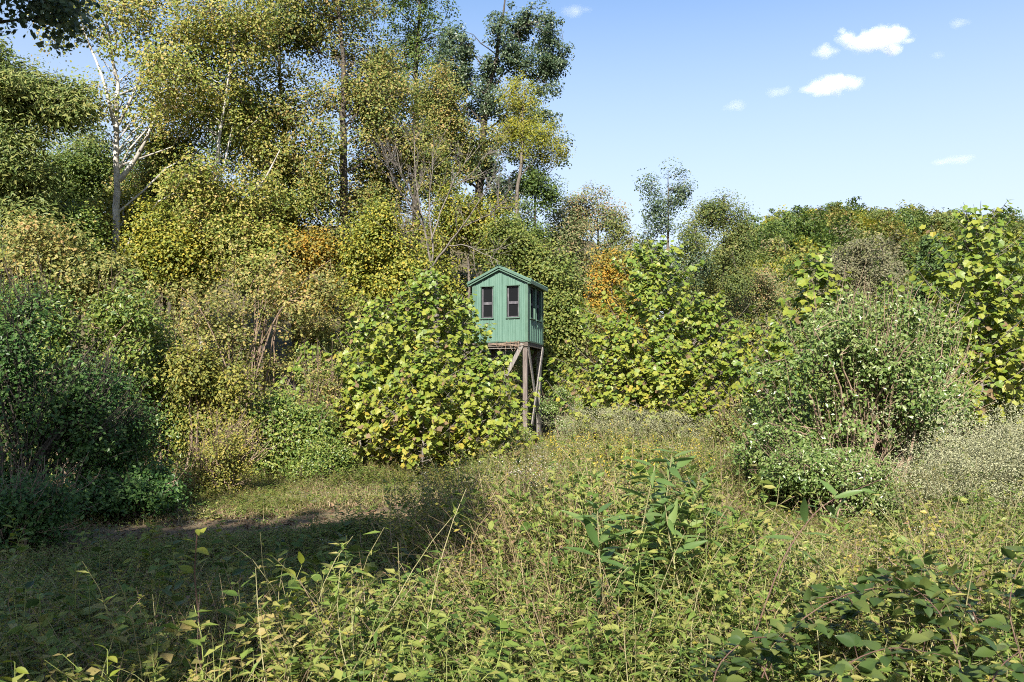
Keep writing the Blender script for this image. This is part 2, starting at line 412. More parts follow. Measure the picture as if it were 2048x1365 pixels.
# ------------------------------------------------------------------ the raised hunting blind
def blind():
    D = 26.5
    a = math.radians(17.5)
    corner = np.array([(1054.6 - 1024) / F * D, D])
    U = np.array([math.cos(a), -math.sin(a)])      # along the front wall, left to right
    V = np.array([math.sin(a), math.cos(a)])       # from the front wall to the back
    W = 1.92
    Z0 = 3.55
    org = corner - U * W                            # front left corner = local origin
    gz = float(ground_h(corner[0], corner[1]))
    root = empty('hunting_blind', (org[0], org[1], gz), 'green metal-sided hunting blind with gable roof raised on wooden posts', 'hunting blind')
    root.rotation_euler = (0, 0, -a)
    H = 2.03                                        # wall height at the eaves
    RISE = .45
    green = M['green'] = None
    # painted steel
    m, t, out = new_mat('green_painted_steel')
    p = t.nodes.new('ShaderNodeBsdfPrincipled')
    tc = t.nodes.new('ShaderNodeTexCoord'); mp = t.nodes.new('ShaderNodeMapping'); mp.inputs['Scale'].default_value = (3, 3, .6)
    t.links.new(tc.outputs['Object'], mp.inputs[0])
    nz = noise_node(t, 2.5, 6, .65, vec=mp.outputs[0])
    rp = ramp_node(t, [(.26, (.044, .092, .067)), (.5, (.062, .122, .091)), (.76, (.080, .142, .108))])
    t.links.new(nz, rp.inputs[0]); t.links.new(rp.outputs[0], p.inputs['Base Color'])
    p.inputs['Roughness'].default_value = .48; p.inputs['Specular IOR Level'].default_value = .4
    t.links.new(p.outputs[0], out.inputs[0]); green = m
    trim = plain_mat('green_trim', [(.036, .076, .051), (.046, .092, .063), (.056, .105, .073)], 4, .45, 0, spec=.4)
    grey = plain_mat('weathered_window_wood', [(.035, .033, .038), (.06, .057, .064), (.11, .104, .11)], 14, .8, .4, 40, (1, 1, .3))
    wood = plain_mat('weathered_grey_wood', [(.075, .068, .06), (.145, .132, .118), (.22, .203, .185)], 6, .85, .6, 30, (6, 6, .5))
    wood2 = plain_mat('reddish_post_wood', [(.065, .052, .044), (.12, .098, .086), (.18, .152, .135)], 6, .85, .6, 30, (6, 6, .5))
    dark = plain_mat('dark_old_wood', [(.04, .033, .028), (.08, .066, .055), (.12, .10, .085)], 6, .9, .5, 30, (.7, 6, 6))
    inside = plain_mat('blind_inside', [(.03, .025, .02), (.05, .042, .034)], 6, .9, 0)
    gm, t, out = new_mat('dusty_window_glass')
    p = t.nodes.new('ShaderNodeBsdfPrincipled'); p.inputs['Base Color'].default_value = (.012, .013, .014, 1)
    p.inputs['Roughness'].default_value = .2; p.inputs['Specular IOR Level'].default_value = .12
    nz = noise_node(t, 22, 5, .7, coord='obj'); rp = ramp_node(t, [(.66, (.006, .0065, .007)), (.82, (.05, .05, .05))])
    t.links.new(nz, rp.inputs[0]); t.links.new(rp.outputs[0], p.inputs['Base Color'])
    t.links.new(p.outputs[0], out.inputs[0])

    def boxm(name, x0, x1, y0, y1, z0, z1, mat, parent=root, bev=.004):
        bm = bmesh.new(); bmesh.ops.create_cube(bm, size=1)
        for v in bm.verts:
            v.co = Vector((x0 + (v.co.x + .5) * (x1 - x0), y0 + (v.co.y + .5) * (y1 - y0), z0 + (v.co.z + .5) * (z1 - z0)))
        if bev: bmesh.ops.bevel(bm, geom=bm.edges[:], offset=bev, segments=1, affect='EDGES')
        me = bpy.data.meshes.new(name); bm.to_mesh(me); bm.free(); me.materials.append(mat)
        return link(name, me, parent)
    def barm(name, p0, p1, w_, d_, mat, parent=root, side=(0, 1, 0)):
        p0 = Vector(p0); p1 = Vector(p1); ax = (p1 - p0).normalized()
        s = ax.cross(Vector(side)).normalized(); q = s.cross(ax).normalized()
        bm = bmesh.new(); vs = []
        for e in (p0, p1):
            for sx, sy in ((-1, -1), (1, -1), (1, 1), (-1, 1)):
                vs.append(bm.verts.new(e + s * sx * w_ / 2 + q * sy * d_ / 2))
        for f in ((3, 2, 1, 0), (4, 5, 6, 7), (0, 1, 5, 4), (1, 2, 6, 5), (2, 3, 7, 6), (3, 0, 4, 7)):
            bm.faces.new([vs[i] for i in f])
        bmesh.ops.bevel(bm, geom=bm.edges[:], offset=.004, segments=1, affect='EDGES')
        me = bpy.data.meshes.new(name); bm.to_mesh(me); bm.free(); me.materials.append(mat)
        return link(name, me, parent)

    # ribbed sheet: profile along s (0..W), cut by window openings and by a gable top line
    def sheet(name, holes, gable, place, flip=False):
        prof = [(0, 0)]
        s = .0
        c = .115
        while c < W - .03:
            prof += [(c - .026, 0), (c - .012, .019), (c + .012, .019), (c + .026, 0)]
            for q in (.076, .152):
                cc = c + q
                if cc < W - .05: prof += [(cc - .010, 0), (cc, .006), (cc + .010, 0)]
            c += .2286
        for (x0, x1, z0, z1) in holes:
            prof += [(x0, None), (x1, None)]
        prof += [(W, 0)]
        known = sorted([q for q in prof if q[1] is not None])
        kx = [q[0] for q in known]; kz = [q[1] for q in known]
        xs = sorted(set(round(q[0], 4) for q in prof))
        if gable: xs = sorted(set(xs + [W / 2]))
        bm = bmesh.new()
        def top(x): return H + (RISE * (1 - abs(x - W / 2) / (W / 2)) if gable else 0)
        for xa, xb in zip(xs[:-1], xs[1:]):
            da, db = np.interp(xa, kx, kz), np.interp(xb, kx, kz)
            hz = [h for h in holes if h[0] - 1e-4 <= xa and xb <= h[1] + 1e-4]
            segs = [(0, None)] if not hz else [(0, hz[0][2]), (hz[0][3], None)]
            for z0, z1 in segs:
                ta = top(xa) if z1 is None else z1; tb = top(xb) if z1 is None else z1
                q = [bm.verts.new(place(x, d, z)) for x, d, z in ((xa, da, z0), (xb, db, z0), (xb, db, tb), (xa, da, ta))]
                bm.faces.new(q if not flip else q[::-1])
        bmesh.ops.remove_doubles(bm, verts=bm.verts[:], dist=1e-4)
        bmesh.ops.recalc_face_normals(bm, faces=bm.faces[:])
        me = bpy.data.meshes.new(name); bm.to_mesh(me); bm.free(); me.materials.append(green)
        return link(name, me, root)
    fh = [(.295, .72, .80, 1.87), (1.20, 1.635, .80, 1.87)]
    sh = [(.30, .88, .80, 1.87), (1.08, 1.66, .80, 1.87)]
    Zf = Z0 - gz
    sheet('front_wall', fh, True, lambda x, d, z: (x, -d, Zf + z))
    sheet('back_wall', [], True, lambda x, d, z: (x, W + d, Zf + z))
    sheet('side_wall', sh, False, lambda x, d, z: (W + d, x, Zf + z))
    sheet('side_wall', [(.30, .88, .80, 1.87), (1.08, 1.66, .80, 1.87)], False, lambda x, d, z: (-d, x, Zf + z))
    boxm('floor', .03, W - .03, .03, W - .03, Zf + .005, Zf + .045, inside)
    # inner lining keeps the interior dark
    for nm, b in (('lining', (.07, W - .07, W - .10, W - .07)),):
        boxm(nm, b[0], b[1], b[2], b[3], Zf + .05, Zf + H + .05, inside)
    boxm('ceiling', .03, W - .03, .03, W - .03, Zf + H + .02, Zf + H + .05, inside)
    # corner trims
    for cx, cy in ((0, 0), (W, 0), (W, W), (0, W)):
        sx = -1 if cx == 0 else 1; sy = -1 if cy == 0 else 1
        boxm('corner_trim', min(cx + sx * .026, cx - sx * .075), max(cx + sx * .026, cx - sx * .075), cy + (sy * .022 if sy > 0 else -.026), cy + (.026 if sy > 0 else -.022), Zf - .01, Zf + H + .03, trim, bev=0)
        boxm('corner_trim', cx + (.022 if sx > 0 else -.027), cx + (.027 if sx > 0 else -.022), min(cy + sy * .027, cy - sy * .075), max(cy + sy * .027, cy - sy * .075), Zf - .011, Zf + H + .03, trim, bev=0)
    boxm('base_trim', .06, W - .06, -.034, -.0235, Zf - .022, Zf + .028, trim, bev=0)
    boxm('base_trim', W + .0235, W + .034, .06, W - .06, Zf - .022, Zf + .028, trim, bev=0)
    # windows: a recessed grey frame with two panes, one above the other
    def window(x0, x1, z0, z1, P):
        fr = .05
        o = empty('window', (0, 0, 0), None, None); o.parent = root; o.name = 'window'
        def bx(nm, xa, xb, da, db, za, zb, mat, bev=.003):
            p = [P(x, d, z) for x in (xa, xb) for d in (da, db) for z in (za, zb)]
            X = [q[0] for q in p]; Yy = [q[1] for q in p]; Z = [q[2] for q in p]
            return boxm(nm, min(X), max(X), min(Yy), max(Yy), min(Z), max(Z), mat, o, bev)
        # opening lining (trim returns) and outer casing
        bx('jamb', x0 - .012, x0 + .008, -.10, .030, z0, z1, trim)
        bx('jamb', x1 - .008, x1 + .012, -.10, .030, z0, z1, trim)
        bx('lintel', x0 - .03, x1 + .03, -.10, .034, z1 - .004, z1 + .028, trim)
        bx('sill', x0 - .03, x1 + .03, -.10, .052, z0 - .03, z0 + .006, trim)
        bx('frame', x0 + .010, x0 + .010 + fr, -.095, -.055, z0 + .008, z1 - .006, grey)
        bx('frame', x1 - .010 - fr, x1 - .010, -.095, -.055, z0 + .008, z1 - .006, grey)
        bx('frame', x0 + .012 + fr, x1 - .012 - fr, -.094, -.056, z1 - .006 - fr, z1 - .007, grey)
        bx('frame', x0 + .012 + fr, x1 - .012 - fr, -.094, -.056, z0 + .009, z0 + .009 + fr, grey)
        zm = z0 + (z1 - z0) * .475
        bx('crossbar', x0 + .012 + fr, x1 - .012 - fr, -.092, -.050, zm - .045, zm + .045, grey)
        bx('pane', x0 + .012 + fr, x1 - .012 - fr, -.082, -.076, zm + .045, z1 - .006 - fr, gm, 0)
        bx('pane', x0 + .012 + fr, x1 - .012 - fr, -.082, -.076, z0 + .009 + fr, zm - .045, gm, 0)
    for h in fh: window(h[0], h[1], Zf + h[2], Zf + h[3], lambda x, d, z: (x, -d, z))
    for h in sh:
        window(h[0], h[1], Zf + h[2], Zf + h[3], lambda x, d, z: (W + d, x, z))
        window(h[0], h[1], Zf + h[2], Zf + h[3], lambda x, d, z: (-d, x, z))
    # roof: two ribbed slopes, rake boards, eave boxes, ridge cap
    ov = .17; of = .13
    sl = RISE / (W / 2)
    rz = Zf + H + RISE + .05
    for sgn in (-1, 1):
        bm = bmesh.new()
        ys = []
        y = -of; prof = []
        c = -of + .06
        prof.append((-of, 0))
        while c < W + of - .03:
            prof += [(c - .028, 0), (c - .012, .02), (c + .012, .02), (c + .028, 0)]
            c += .2286
        prof.append((W + of, 0))
        for (ya, ha), (yb, hb) in zip(prof[:-1], prof[1:]):
            q = []
            for xx, yy, hh in ((0, ya, ha), (0, yb, hb), (1, yb, hb), (1, ya, ha)):
                run = xx * (W / 2 + ov)
                q.append(bm.verts.new((W / 2 + sgn * run, yy, rz - run * sl + hh + .02)))
            bm.faces.new(q)
        bmesh.ops.remove_doubles(bm, verts=bm.verts[:], dist=1e-4)
        bmesh.ops.recalc_face_normals(bm, faces=bm.faces[:])
        g2 = bmesh.ops.solidify(bm, geom=bm.faces[:], thickness=.006)
        me = bpy.data.meshes.new('roof_panel'); bm.to_mesh(me); bm.free(); me.materials.append(green)
        link('roof_panel', me, root)
        run = W / 2 + ov
        xe = W / 2 + sgn * run; ze = rz - run * sl
        # rake boards front and back: upper strip and a lower, set back one
        for yy, sy in ((-of, -1), (W + of, 1)):
            barm('rake_board', (W / 2 + sgn * .003, yy + sy * .012, rz - .028), (xe, yy + sy * .012, ze - .028), .07, .02, trim)
            barm('rake_board', (W / 2 + sgn * .003, yy - sy * .035, rz - .105), (W / 2 + sgn * (run - .02), yy - sy * .035, rz - .105 - (run - .02) * sl), .05, .03, trim)
        # sloped under-deck, eave fascia and soffit
        barm('roof_deck', (W / 2 + sgn * .02, W / 2, rz - .012), (xe - sgn * .03, W / 2, ze + .012), .022, W + 2 * of - .06, dark)
        boxm('eave_fascia', min(xe, xe - sgn * .02), max(xe, xe - sgn * .02), -of + .01, W + of - .01, ze - .105, ze + .012, trim)
        boxm('soffit', min(W / 2 + sgn * (W / 2 + .03), xe - sgn * .022), max(W / 2 + sgn * (W / 2 + .03), xe - sgn * .022), -of + .02, W + of - .02, ze - .095, ze - .083, trim, bev=0)
        boxm('eave_return', min(W / 2 + sgn * (W / 2 - .10), xe - sgn * .002), max(W / 2 + sgn * (W / 2 - .10), xe - sgn * .002), -.075, -.036, Zf + H - .01 - .03, Zf + H + .05, trim)
    bm = bmesh.new()
    for ya, yb in ((-of - .03, W + of + .03),):
        for s in (-1, 1):
            q = [(W / 2, ya, rz + .055), (W / 2, yb, rz + .055), (W / 2 + s * .13, yb, rz + .055 - .13 * sl), (W / 2 + s * .13, ya, rz + .055 - .13 * sl)]
            bm.faces.new([bm.verts.new(v) for v in q])
    bmesh.ops.remove_doubles(bm, verts=bm.verts[:], dist=1e-4)
    bmesh.ops.recalc_face_normals(bm, faces=bm.faces[:]); bmesh.ops.solidify(bm, geom=bm.faces[:], thickness=.008)
    me = bpy.data.meshes.new('ridge_cap'); bm.to_mesh(me); bm.free(); me.materials.append(trim); link('ridge_cap', me, root)
    # platform
    boxm('rim_joist', -.02, W + .02, -.01, .035, Zf - .17, Zf - .024, dark)
    boxm('rim_joist', -.02, W + .02, W - .035, W + .01, Zf - .17, Zf - .024, dark)
    boxm('rim_joist', W - .025, W + .018, .038, W - .038, Zf - .168, Zf - .026, dark)
    boxm('rim_joist', -.018, .025, .038, W - .038, Zf - .168, Zf - .026, dark)
    for i in range(1, 5):
        x = W * i / 5
        boxm('joist', x - .02, x + .02, .038, W - .038, Zf - .165, Zf - .03, dark)
    boxm('ledger', .0, W, .05, .09, Zf - .235, Zf - .171, wood)
    # posts and braces
    pw = .145
    for i, (x, y) in enumerate(((.10, .115), (W - .10, .115), (W - .10, W - .11), (.10, W - .11))):
        mt = wood2 if i == 1 else wood if i == 2 else dark
        boxm('post', x - pw / 2, x + pw / 2, y - pw / 2, y + pw / 2, -.1, Zf - .172, mt, bev=.008)
        tag(root.children[-1], None)
    zt = Zf - .18
    barm('brace', (W - .16, .0, zt + .10), (W - .74, .0, zt - .95), .14, .04, wood)                 # front knee brace
    barm('brace', (.16, .0, zt + .10), (.74, .0, zt - .95), .11, .035, dark)
    barm('brace', (W - .005, .10, zt + .06), (W - .005, W - .06, .12), .16, .04, wood, side=(1, 0, 0))   # long diagonal on the side
    barm('brace', (W + .045, W - .10, zt + .06), (W + .045, .42, .75), .16, .04, wood, side=(1, 0, 0))
    barm('brace', (W - .20, W - .10, zt - .02), (W - .75, W - .10, zt - 1.35), .13, .035, dark)
    boxm('footing_block', W - .30, W + .06, W - .26, W + .06, -.06, .10, wood)
    # dead vine stems caught on the joist
    r = rng_(5)
    G = Geo()
    for i in range(9):
        x = r.uniform(.75, 1.75); n = 7
        pts = np.zeros((n, 3)); pts[:, 0] = x + np.cumsum(r.normal(0, .035, n)); pts[:, 1] = -.05 + np.cumsum(r.normal(0, .012, n)) - .02
        pts[:, 2] = Zf + r.uniform(-.02, .05) - np.linspace(0, r.uniform(.15, .55), n)
        tubes(G, pts, np.full(n, .006), 3)
    for i in range(7):
        n = 9; pts = np.zeros((n, 3)); pts[:, 0] = np.linspace(r.uniform(.4, 1.0), r.uniform(1.2, 1.85), n); pts[:, 1] = -.055 + r.normal(0, .008, n)
        pts[:, 2] = Zf + r.uniform(-.14, .0) + np.cumsum(r.normal(0, .018, n))
        tubes(G, pts, np.full(n, .006), 3)
    link('dead_vine', G.mesh('dead_vine', [M['twig']]), root)
    return root
blind()

# ------------------------------------------------------------------ trees
SUNV = np.array(SUN_DIR)

def sub_blobs(blobs, r, n=7, f=.5):
    out = []
    for (c, rad) in blobs:
        c = np.array(c, float); rad = np.array(rad, float)
        out.append((c, rad * .62))
        for _ in range(n):
            d = r.normal(size=3); d /= np.linalg.norm(d)
            s = r.uniform(.30, f)
            out.append((c + d * rad * (1 - s * .75), rad * s))
    return out

def cloud_pts(blobs, n, r):
    vol = np.array([np.prod(b[1]) ** (2 / 3) for b in blobs]); k = r.choice(len(blobs), n, p=vol / vol.sum())
    C = np.array([b[0] for b in blobs])[k]; R = np.array([b[1] for b in blobs])[k]
    d = norm(r.normal(size=(n, 3))) * (r.uniform(0, 1, (n, 1)) ** .42)
    return C + d * R, C

def make_tree(name, label, trunk, trunk_r, blobs, leaf, bark, ncl=160, lpc=80, lsize=.2, spread=.5, seed=1, tmpl=L_RHOMB, group=None, cat='tree',
              nlimb=14, subn=8, subf=.62, flat=.75, limbs=None, stem_name='trunk', sides=7):
    r = rng_(seed)
    if lsize < .3:
        ncl, lpc, spread = int(ncl * 1.75), int(lpc * .58 * (1.75 if tmpl is L_BROAD else 1.35)), spread * 1.15
        lsize *= .70 if tmpl is L_BROAD else .8
        if tmpl is L_BROAD: tmpl = L_WIDE
        if tmpl is L_LANCE: tmpl = L_SLIM
    trunk = np.array(trunk, float)
    base = trunk[0].copy()
    root = empty(name, base, label, cat, group)
    # trunk
    t = np.linspace(0, len(trunk) - 1, 18)
    tp = np.stack([np.interp(t, range(len(trunk)), trunk[:, i]) for i in range(3)], -1)
    tp[1:-1] = tp[1:-1] * .5 + (tp[:-2] + tp[2:]) * .25
    tp[1:, :2] += r.normal(0, trunk_r * .18, (len(tp) - 1, 2))
    tr = trunk_r * (1 - .86 * np.linspace(0, 1, 18) ** 1.1); tr[0] *= 1.35; tr[1] *= 1.08
    tp[0, 2] -= .3
    G = Geo(); tubes(G, tp, tr, sides)
    if limbs:
        for (pts, r0) in limbs:
            pts = np.array(pts, float); tt = np.linspace(0, len(pts) - 1, 10)
            lp = np.stack([np.interp(tt, range(len(pts)), pts[:, i]) for i in range(3)], -1)
            lp[1:-1] = lp[1:-1] * .5 + (lp[:-2] + lp[2:]) * .25
            tubes(G, lp, r0 * (1 - .8 * np.linspace(0, 1, 10)), sides)
    link(stem_name, G.mesh(stem_name, [bark], base, smooth=True), root)
    sb = sub_blobs(blobs, r, subn, subf)
    C, bc = cloud_pts(sb, ncl, r)
    keep = C[:, 2] > ground_h(C[:, 0], C[:, 1]) + .25
    C, bc = C[keep], bc[keep]; ncl = len(C)
    # limbs
    nl = min(nlimb, ncl)
    tips = C[r.choice(ncl, nl, replace=False)]
    ztr = tp[:, 2]
    hd = np.hypot(tips[:, 0] - base[0], tips[:, 1] - base[1])
    zs = np.clip(tips[:, 2] - hd * r.uniform(.5, 1.1, nl), base[2] + (tp[-1, 2] - base[2]) * .16, tp[-2, 2])
    S = np.stack([np.interp(zs, ztr, tp[:, i]) for i in range(3)], -1)
    ctl = S * .45 + tips * .55; ctl[:, 2] += .12 * np.linalg.norm(tips - S, axis=1); ctl += r.normal(0, .12, ctl.shape) * np.linalg.norm(tips - S, axis=1, keepdims=True) * .5
    LP = bez(S, ctl, tips, 7)
    LP[:, 1:-1] += r.normal(0, .03, LP[:, 1:-1].shape) * np.linalg.norm(tips - S, axis=1)[:, None, None]
    lr0 = np.interp(zs, ztr, tr) * .33
    LR = lr0[:, None] * (1 - .8 * np.linspace(0, 1, 7))[None]
    G = Geo(); tubes(G, LP, LR, 5)
    # twigs
    anchors = np.concatenate([LP[:, 2:].reshape(-1, 3), tp[8:]])
    dd = ((C[:, None] - anchors[None]) ** 2).sum(-1)
    A = anchors[dd.argmin(1)]
    ctl = (A + C) / 2 + r.normal(0, .15, C.shape) * np.linalg.norm(C - A, axis=1, keepdims=True)
    TP = bez(A, ctl, C, 3)
    tubes(G, TP, np.linspace(1, .25, 3)[None] * np.clip(.010 + .008 * np.linalg.norm(C - A, axis=1), .008, .035)[:, None] * (trunk_r / .3) ** .5, 3, 1)
    link('branches', G.mesh('branches', [bark, M['bark'] if bark is M['whitebark'] else bark], base), root)
    # leaves
    n = ncl * lpc
    ci = np.repeat(np.arange(ncl), lpc)
    cs = spread * r.uniform(.6, 1.35, ncl)
    off = r.normal(size=(n, 3)); off *= np.minimum(1, 1.7 / np.maximum(np.linalg.norm(off, axis=1, keepdims=True), 1e-6)); off = off * np.array([1, 1, flat]) * cs[ci][:, None] * .55
    Pl = C[ci] + off
    nr = norm(C[ci] - bc[ci]) * .5 + norm(off) * .35 + r.normal(size=(n, 3)) * .5 + np.array([0, 0, .3]) + SUNV * .65
    G = Geo(); leaves(G, Pl, lsize * r.uniform(.65, 1.25, n), nr, tmpl, r)
    link('crown', G.mesh('crown', [leaf], base), root)
    return root

def ell(px, top, low, half, Y, dy=0, ratio=.9):
    """an ellipsoid that spans px+-half and rows top..low at depth Y"""
    c = at(px, (top + low) / 2, Y + dy); k = Y / F
    return (c, np.array([half * k, half * k * ratio, (low - top) / 2 * k]))

def gbase(px, Y):
    x = (px - 1024) / F * Y
    return np.array([x, Y, float(ground_h(x, Y))])

def trunk_to(px, Y, top, lean=0, px_top=None):
    b = gbase(px, Y); e = at(px_top if px_top is not None else px, top, Y)
    m = (b + e) / 2 + np.array([lean, 0, 0])
    return [b, m, e]

def forest():
    k = 'trees along the wood edge'
    # pale sycamores
    Y = 30.3
    make_tree('sycamore_tree', 'tall white-barked sycamore whose pale trunk forks high above the left shrubs',
              [gbase(232, Y), at(234, 500, Y), at(232, 420, Y), at(233, 340, Y), at(231, 250, Y), at(240, 170, Y), at(215, 60, Y), at(205, -80, Y)], .165,
              [ell(200, -120, 170, 120, Y), ell(330, -80, 230, 130, Y, 1), ell(420, 20, 300, 110, Y, 1), ell(300, 130, 330, 90, Y, 2), ell(250, 350, 470, 90, Y, 2), ell(350, 90, 260, 110, Y, -2), ell(170, 120, 280, 50, Y, -1), ell(400, 330, 440, 70, Y, -1)],
              M['syc'], M['whitebark'], 270, 60, .17, .62, 11, L_BROAD, nlimb=34,
              limbs=[([at(238, 362, Y), at(268, 325, Y), at(292, 280, Y), at(312, 235, Y), at(330, 150, Y)], .11), ([at(236, 250, Y), at(262, 200, Y), at(290, 130, Y), at(300, 60, Y)], .07),
                     ([at(231, 260, Y), at(205, 150, Y), at(165, 60, Y), at(150, -30, Y)], .07)])
    Y = 30
    make_tree('sycamore_tree', 'slimmer pale-barked sycamore with kinked trunk standing inside the wood',
              [gbase(398, Y), at(400, 500, Y), at(407, 420, Y), at(414, 378, Y), at(432, 340, Y), at(437, 290, Y), at(455, 180, Y), at(470, 40, Y)], .14,
              [ell(450, -60, 180, 110, Y), ell(430, 130, 340, 110, Y, 1), ell(400, 300, 480, 80, Y, -1), ell(520, 330, 470, 70, Y)],
              M['syc'], M['whitebark'], 190, 60, .16, .6, 12, L_BROAD, nlimb=28, limbs=[([at(418, 375, Y), at(445, 345, Y), at(452, 315, Y), at(465, 250, Y)], .07), ([at(500, 395, Y), at(530, 360, Y), at(560, 300, Y)], .07)])
    Y = 33
    make_tree('tulip_tree', 'very tall straight dark-trunked tree with rusty olive leaves right of the sycamores',
              [gbase(690, Y), at(688, 450, Y), at(686, 250, Y), at(683, 100, Y), at(672, -120, Y)], .22,
              [ell(660, -160, 120, 130, Y, 0), ell(710, 60, 280, 130, Y, 1.2), ell(600, 180, 400, 90, Y, -1), ell(760, 180, 360, 90, Y, 1), ell(690, 330, 500, 110, Y, -.5)],
              M['olive'], M['darkbark'], 300, 60, .16, .6, 13, L_BROAD, nlimb=22)
    Y = 33.5
    make_tree('maple_tree', 'olive and gold tree with a dark leaning trunk between the pale and straight trunks',
              [gbase(600, Y), at(588, 450, Y), at(578, 330, Y), at(560, 180, Y), at(555, 0, Y)], .19,
              [ell(560, -80, 160, 120, Y), ell(540, 120, 330, 110, Y), ell(600, 280, 440, 90, Y)], M['olive'], M['darkbark'], 200, 60, .18, .6, 14, L_BROAD)
    Y = 44
    make_tree('oak_tree', 'large dark green oak with ragged crown edge against the sky',
              [gbase(960, Y), at(958, 400, Y), at(965, 250, Y), at(990, 120, Y), at(1010, 0, Y)], .30,
              [ell(1010, 10, 150, 60, Y), ell(1075, 5, 120, 50, Y), ell(1105, 60, 130, 35, Y), ell(940, 60, 260, 90, Y), ell(1040, 120, 300, 80, Y), ell(1085, 100, 160, 45, Y), ell(900, 220, 400, 90, Y), ell(1010, 280, 430, 70, Y), ell(1125, 270, 325, 22, Y)],
              M['oak'], M['darkbark'], 380, 62, .20, .38, 15, L_BROAD, nlimb=26, subn=14, subf=.42)
    Y = 47
    make_tree('oak_tree', 'deep green tree rising behind the rusty olive one, touching the top edge',
              [gbase(830, Y), at(830, 300, Y), at(835, 100, Y), at(840, -40, Y)], .28,
              [ell(800, -80, 110, 110, Y), ell(870, 20, 180, 70, Y), ell(790, 90, 320, 110, Y), ell(900, 90, 250, 60, Y)], M['dark'], M['darkbark'], 250, 60, .19, .42, 16, L_BROAD, subn=12, subf=.42)
    Y = 41
    make_tree('hickory_tree', 'bright yellow-green hickory in front of the dark oak, beside open sky',
              [gbase(1030, Y), at(1035, 400, Y), at(1045, 280, Y), at(1050, 180, Y)], .15,
              [ell(1050, 150, 250, 50, Y), ell(1075, 200, 330, 60, Y), ell(1020, 230, 330, 40, Y), ell(1105, 290, 335, 28, Y)], M['hick'], M['bark'], 130, 70, .17, .45, 17, L_LANCE)
    Y = 42
    make_tree('maple_tree', 'dark glossy green tree under the yellow-green hickory',
              [gbase(1065, Y), at(1070, 480, Y), at(1070, 350, Y)], .15,
              [ell(1070, 310, 430, 45, Y), ell(1050, 380, 540, 60, Y)], M['dark'], M['bark'], 130, 70, .15, .45, 18, L_BROAD)
    # walnut and maples at the left
    Y = 27
    make_tree('walnut_tree', 'light green walnut with drooping leaflets at the left edge',
              [gbase(-40, Y), at(-30, 500, Y), at(10, 330, Y), at(40, 180, Y)], .2,
              [ell(40, 130, 270, 110, Y), ell(120, 140, 250, 60, Y), ell(30, 250, 420, 100, Y), ell(-40, 60, 300, 120, Y), ell(50, 380, 560, 90, Y)], M['walnut'], M['darkbark'], 400, 70, .24, .5, 19, L_LANCE, flat=.8)
    Y = 33
    make_tree('maple_tree', 'dense deep green maple below the light green walnut',
              [gbase(130, Y), at(135, 480, Y), at(140, 300, Y)], .18,
              [ell(110, 300, 480, 110, Y), ell(170, 260, 440, 70, Y), ell(60, 380, 620, 100, Y), ell(180, 430, 640, 100, Y)], M['dark'], M['darkbark'], 300, 65, .15, .5, 20, L_BROAD)
    Y = 41
    make_tree('maple_tree', 'dark green tree standing behind the white trunk',
              [gbase(300, Y), at(300, 450, Y), at(310, 250, Y)], .2,
              [ell(310, 270, 400, 90, Y), ell(230, 300, 440, 60, Y), ell(370, 320, 480, 80, Y), ell(480, 200, 340, 80, Y)], M['dark'], M['darkbark'], 210, 65, .18, .6, 21, L_BROAD)
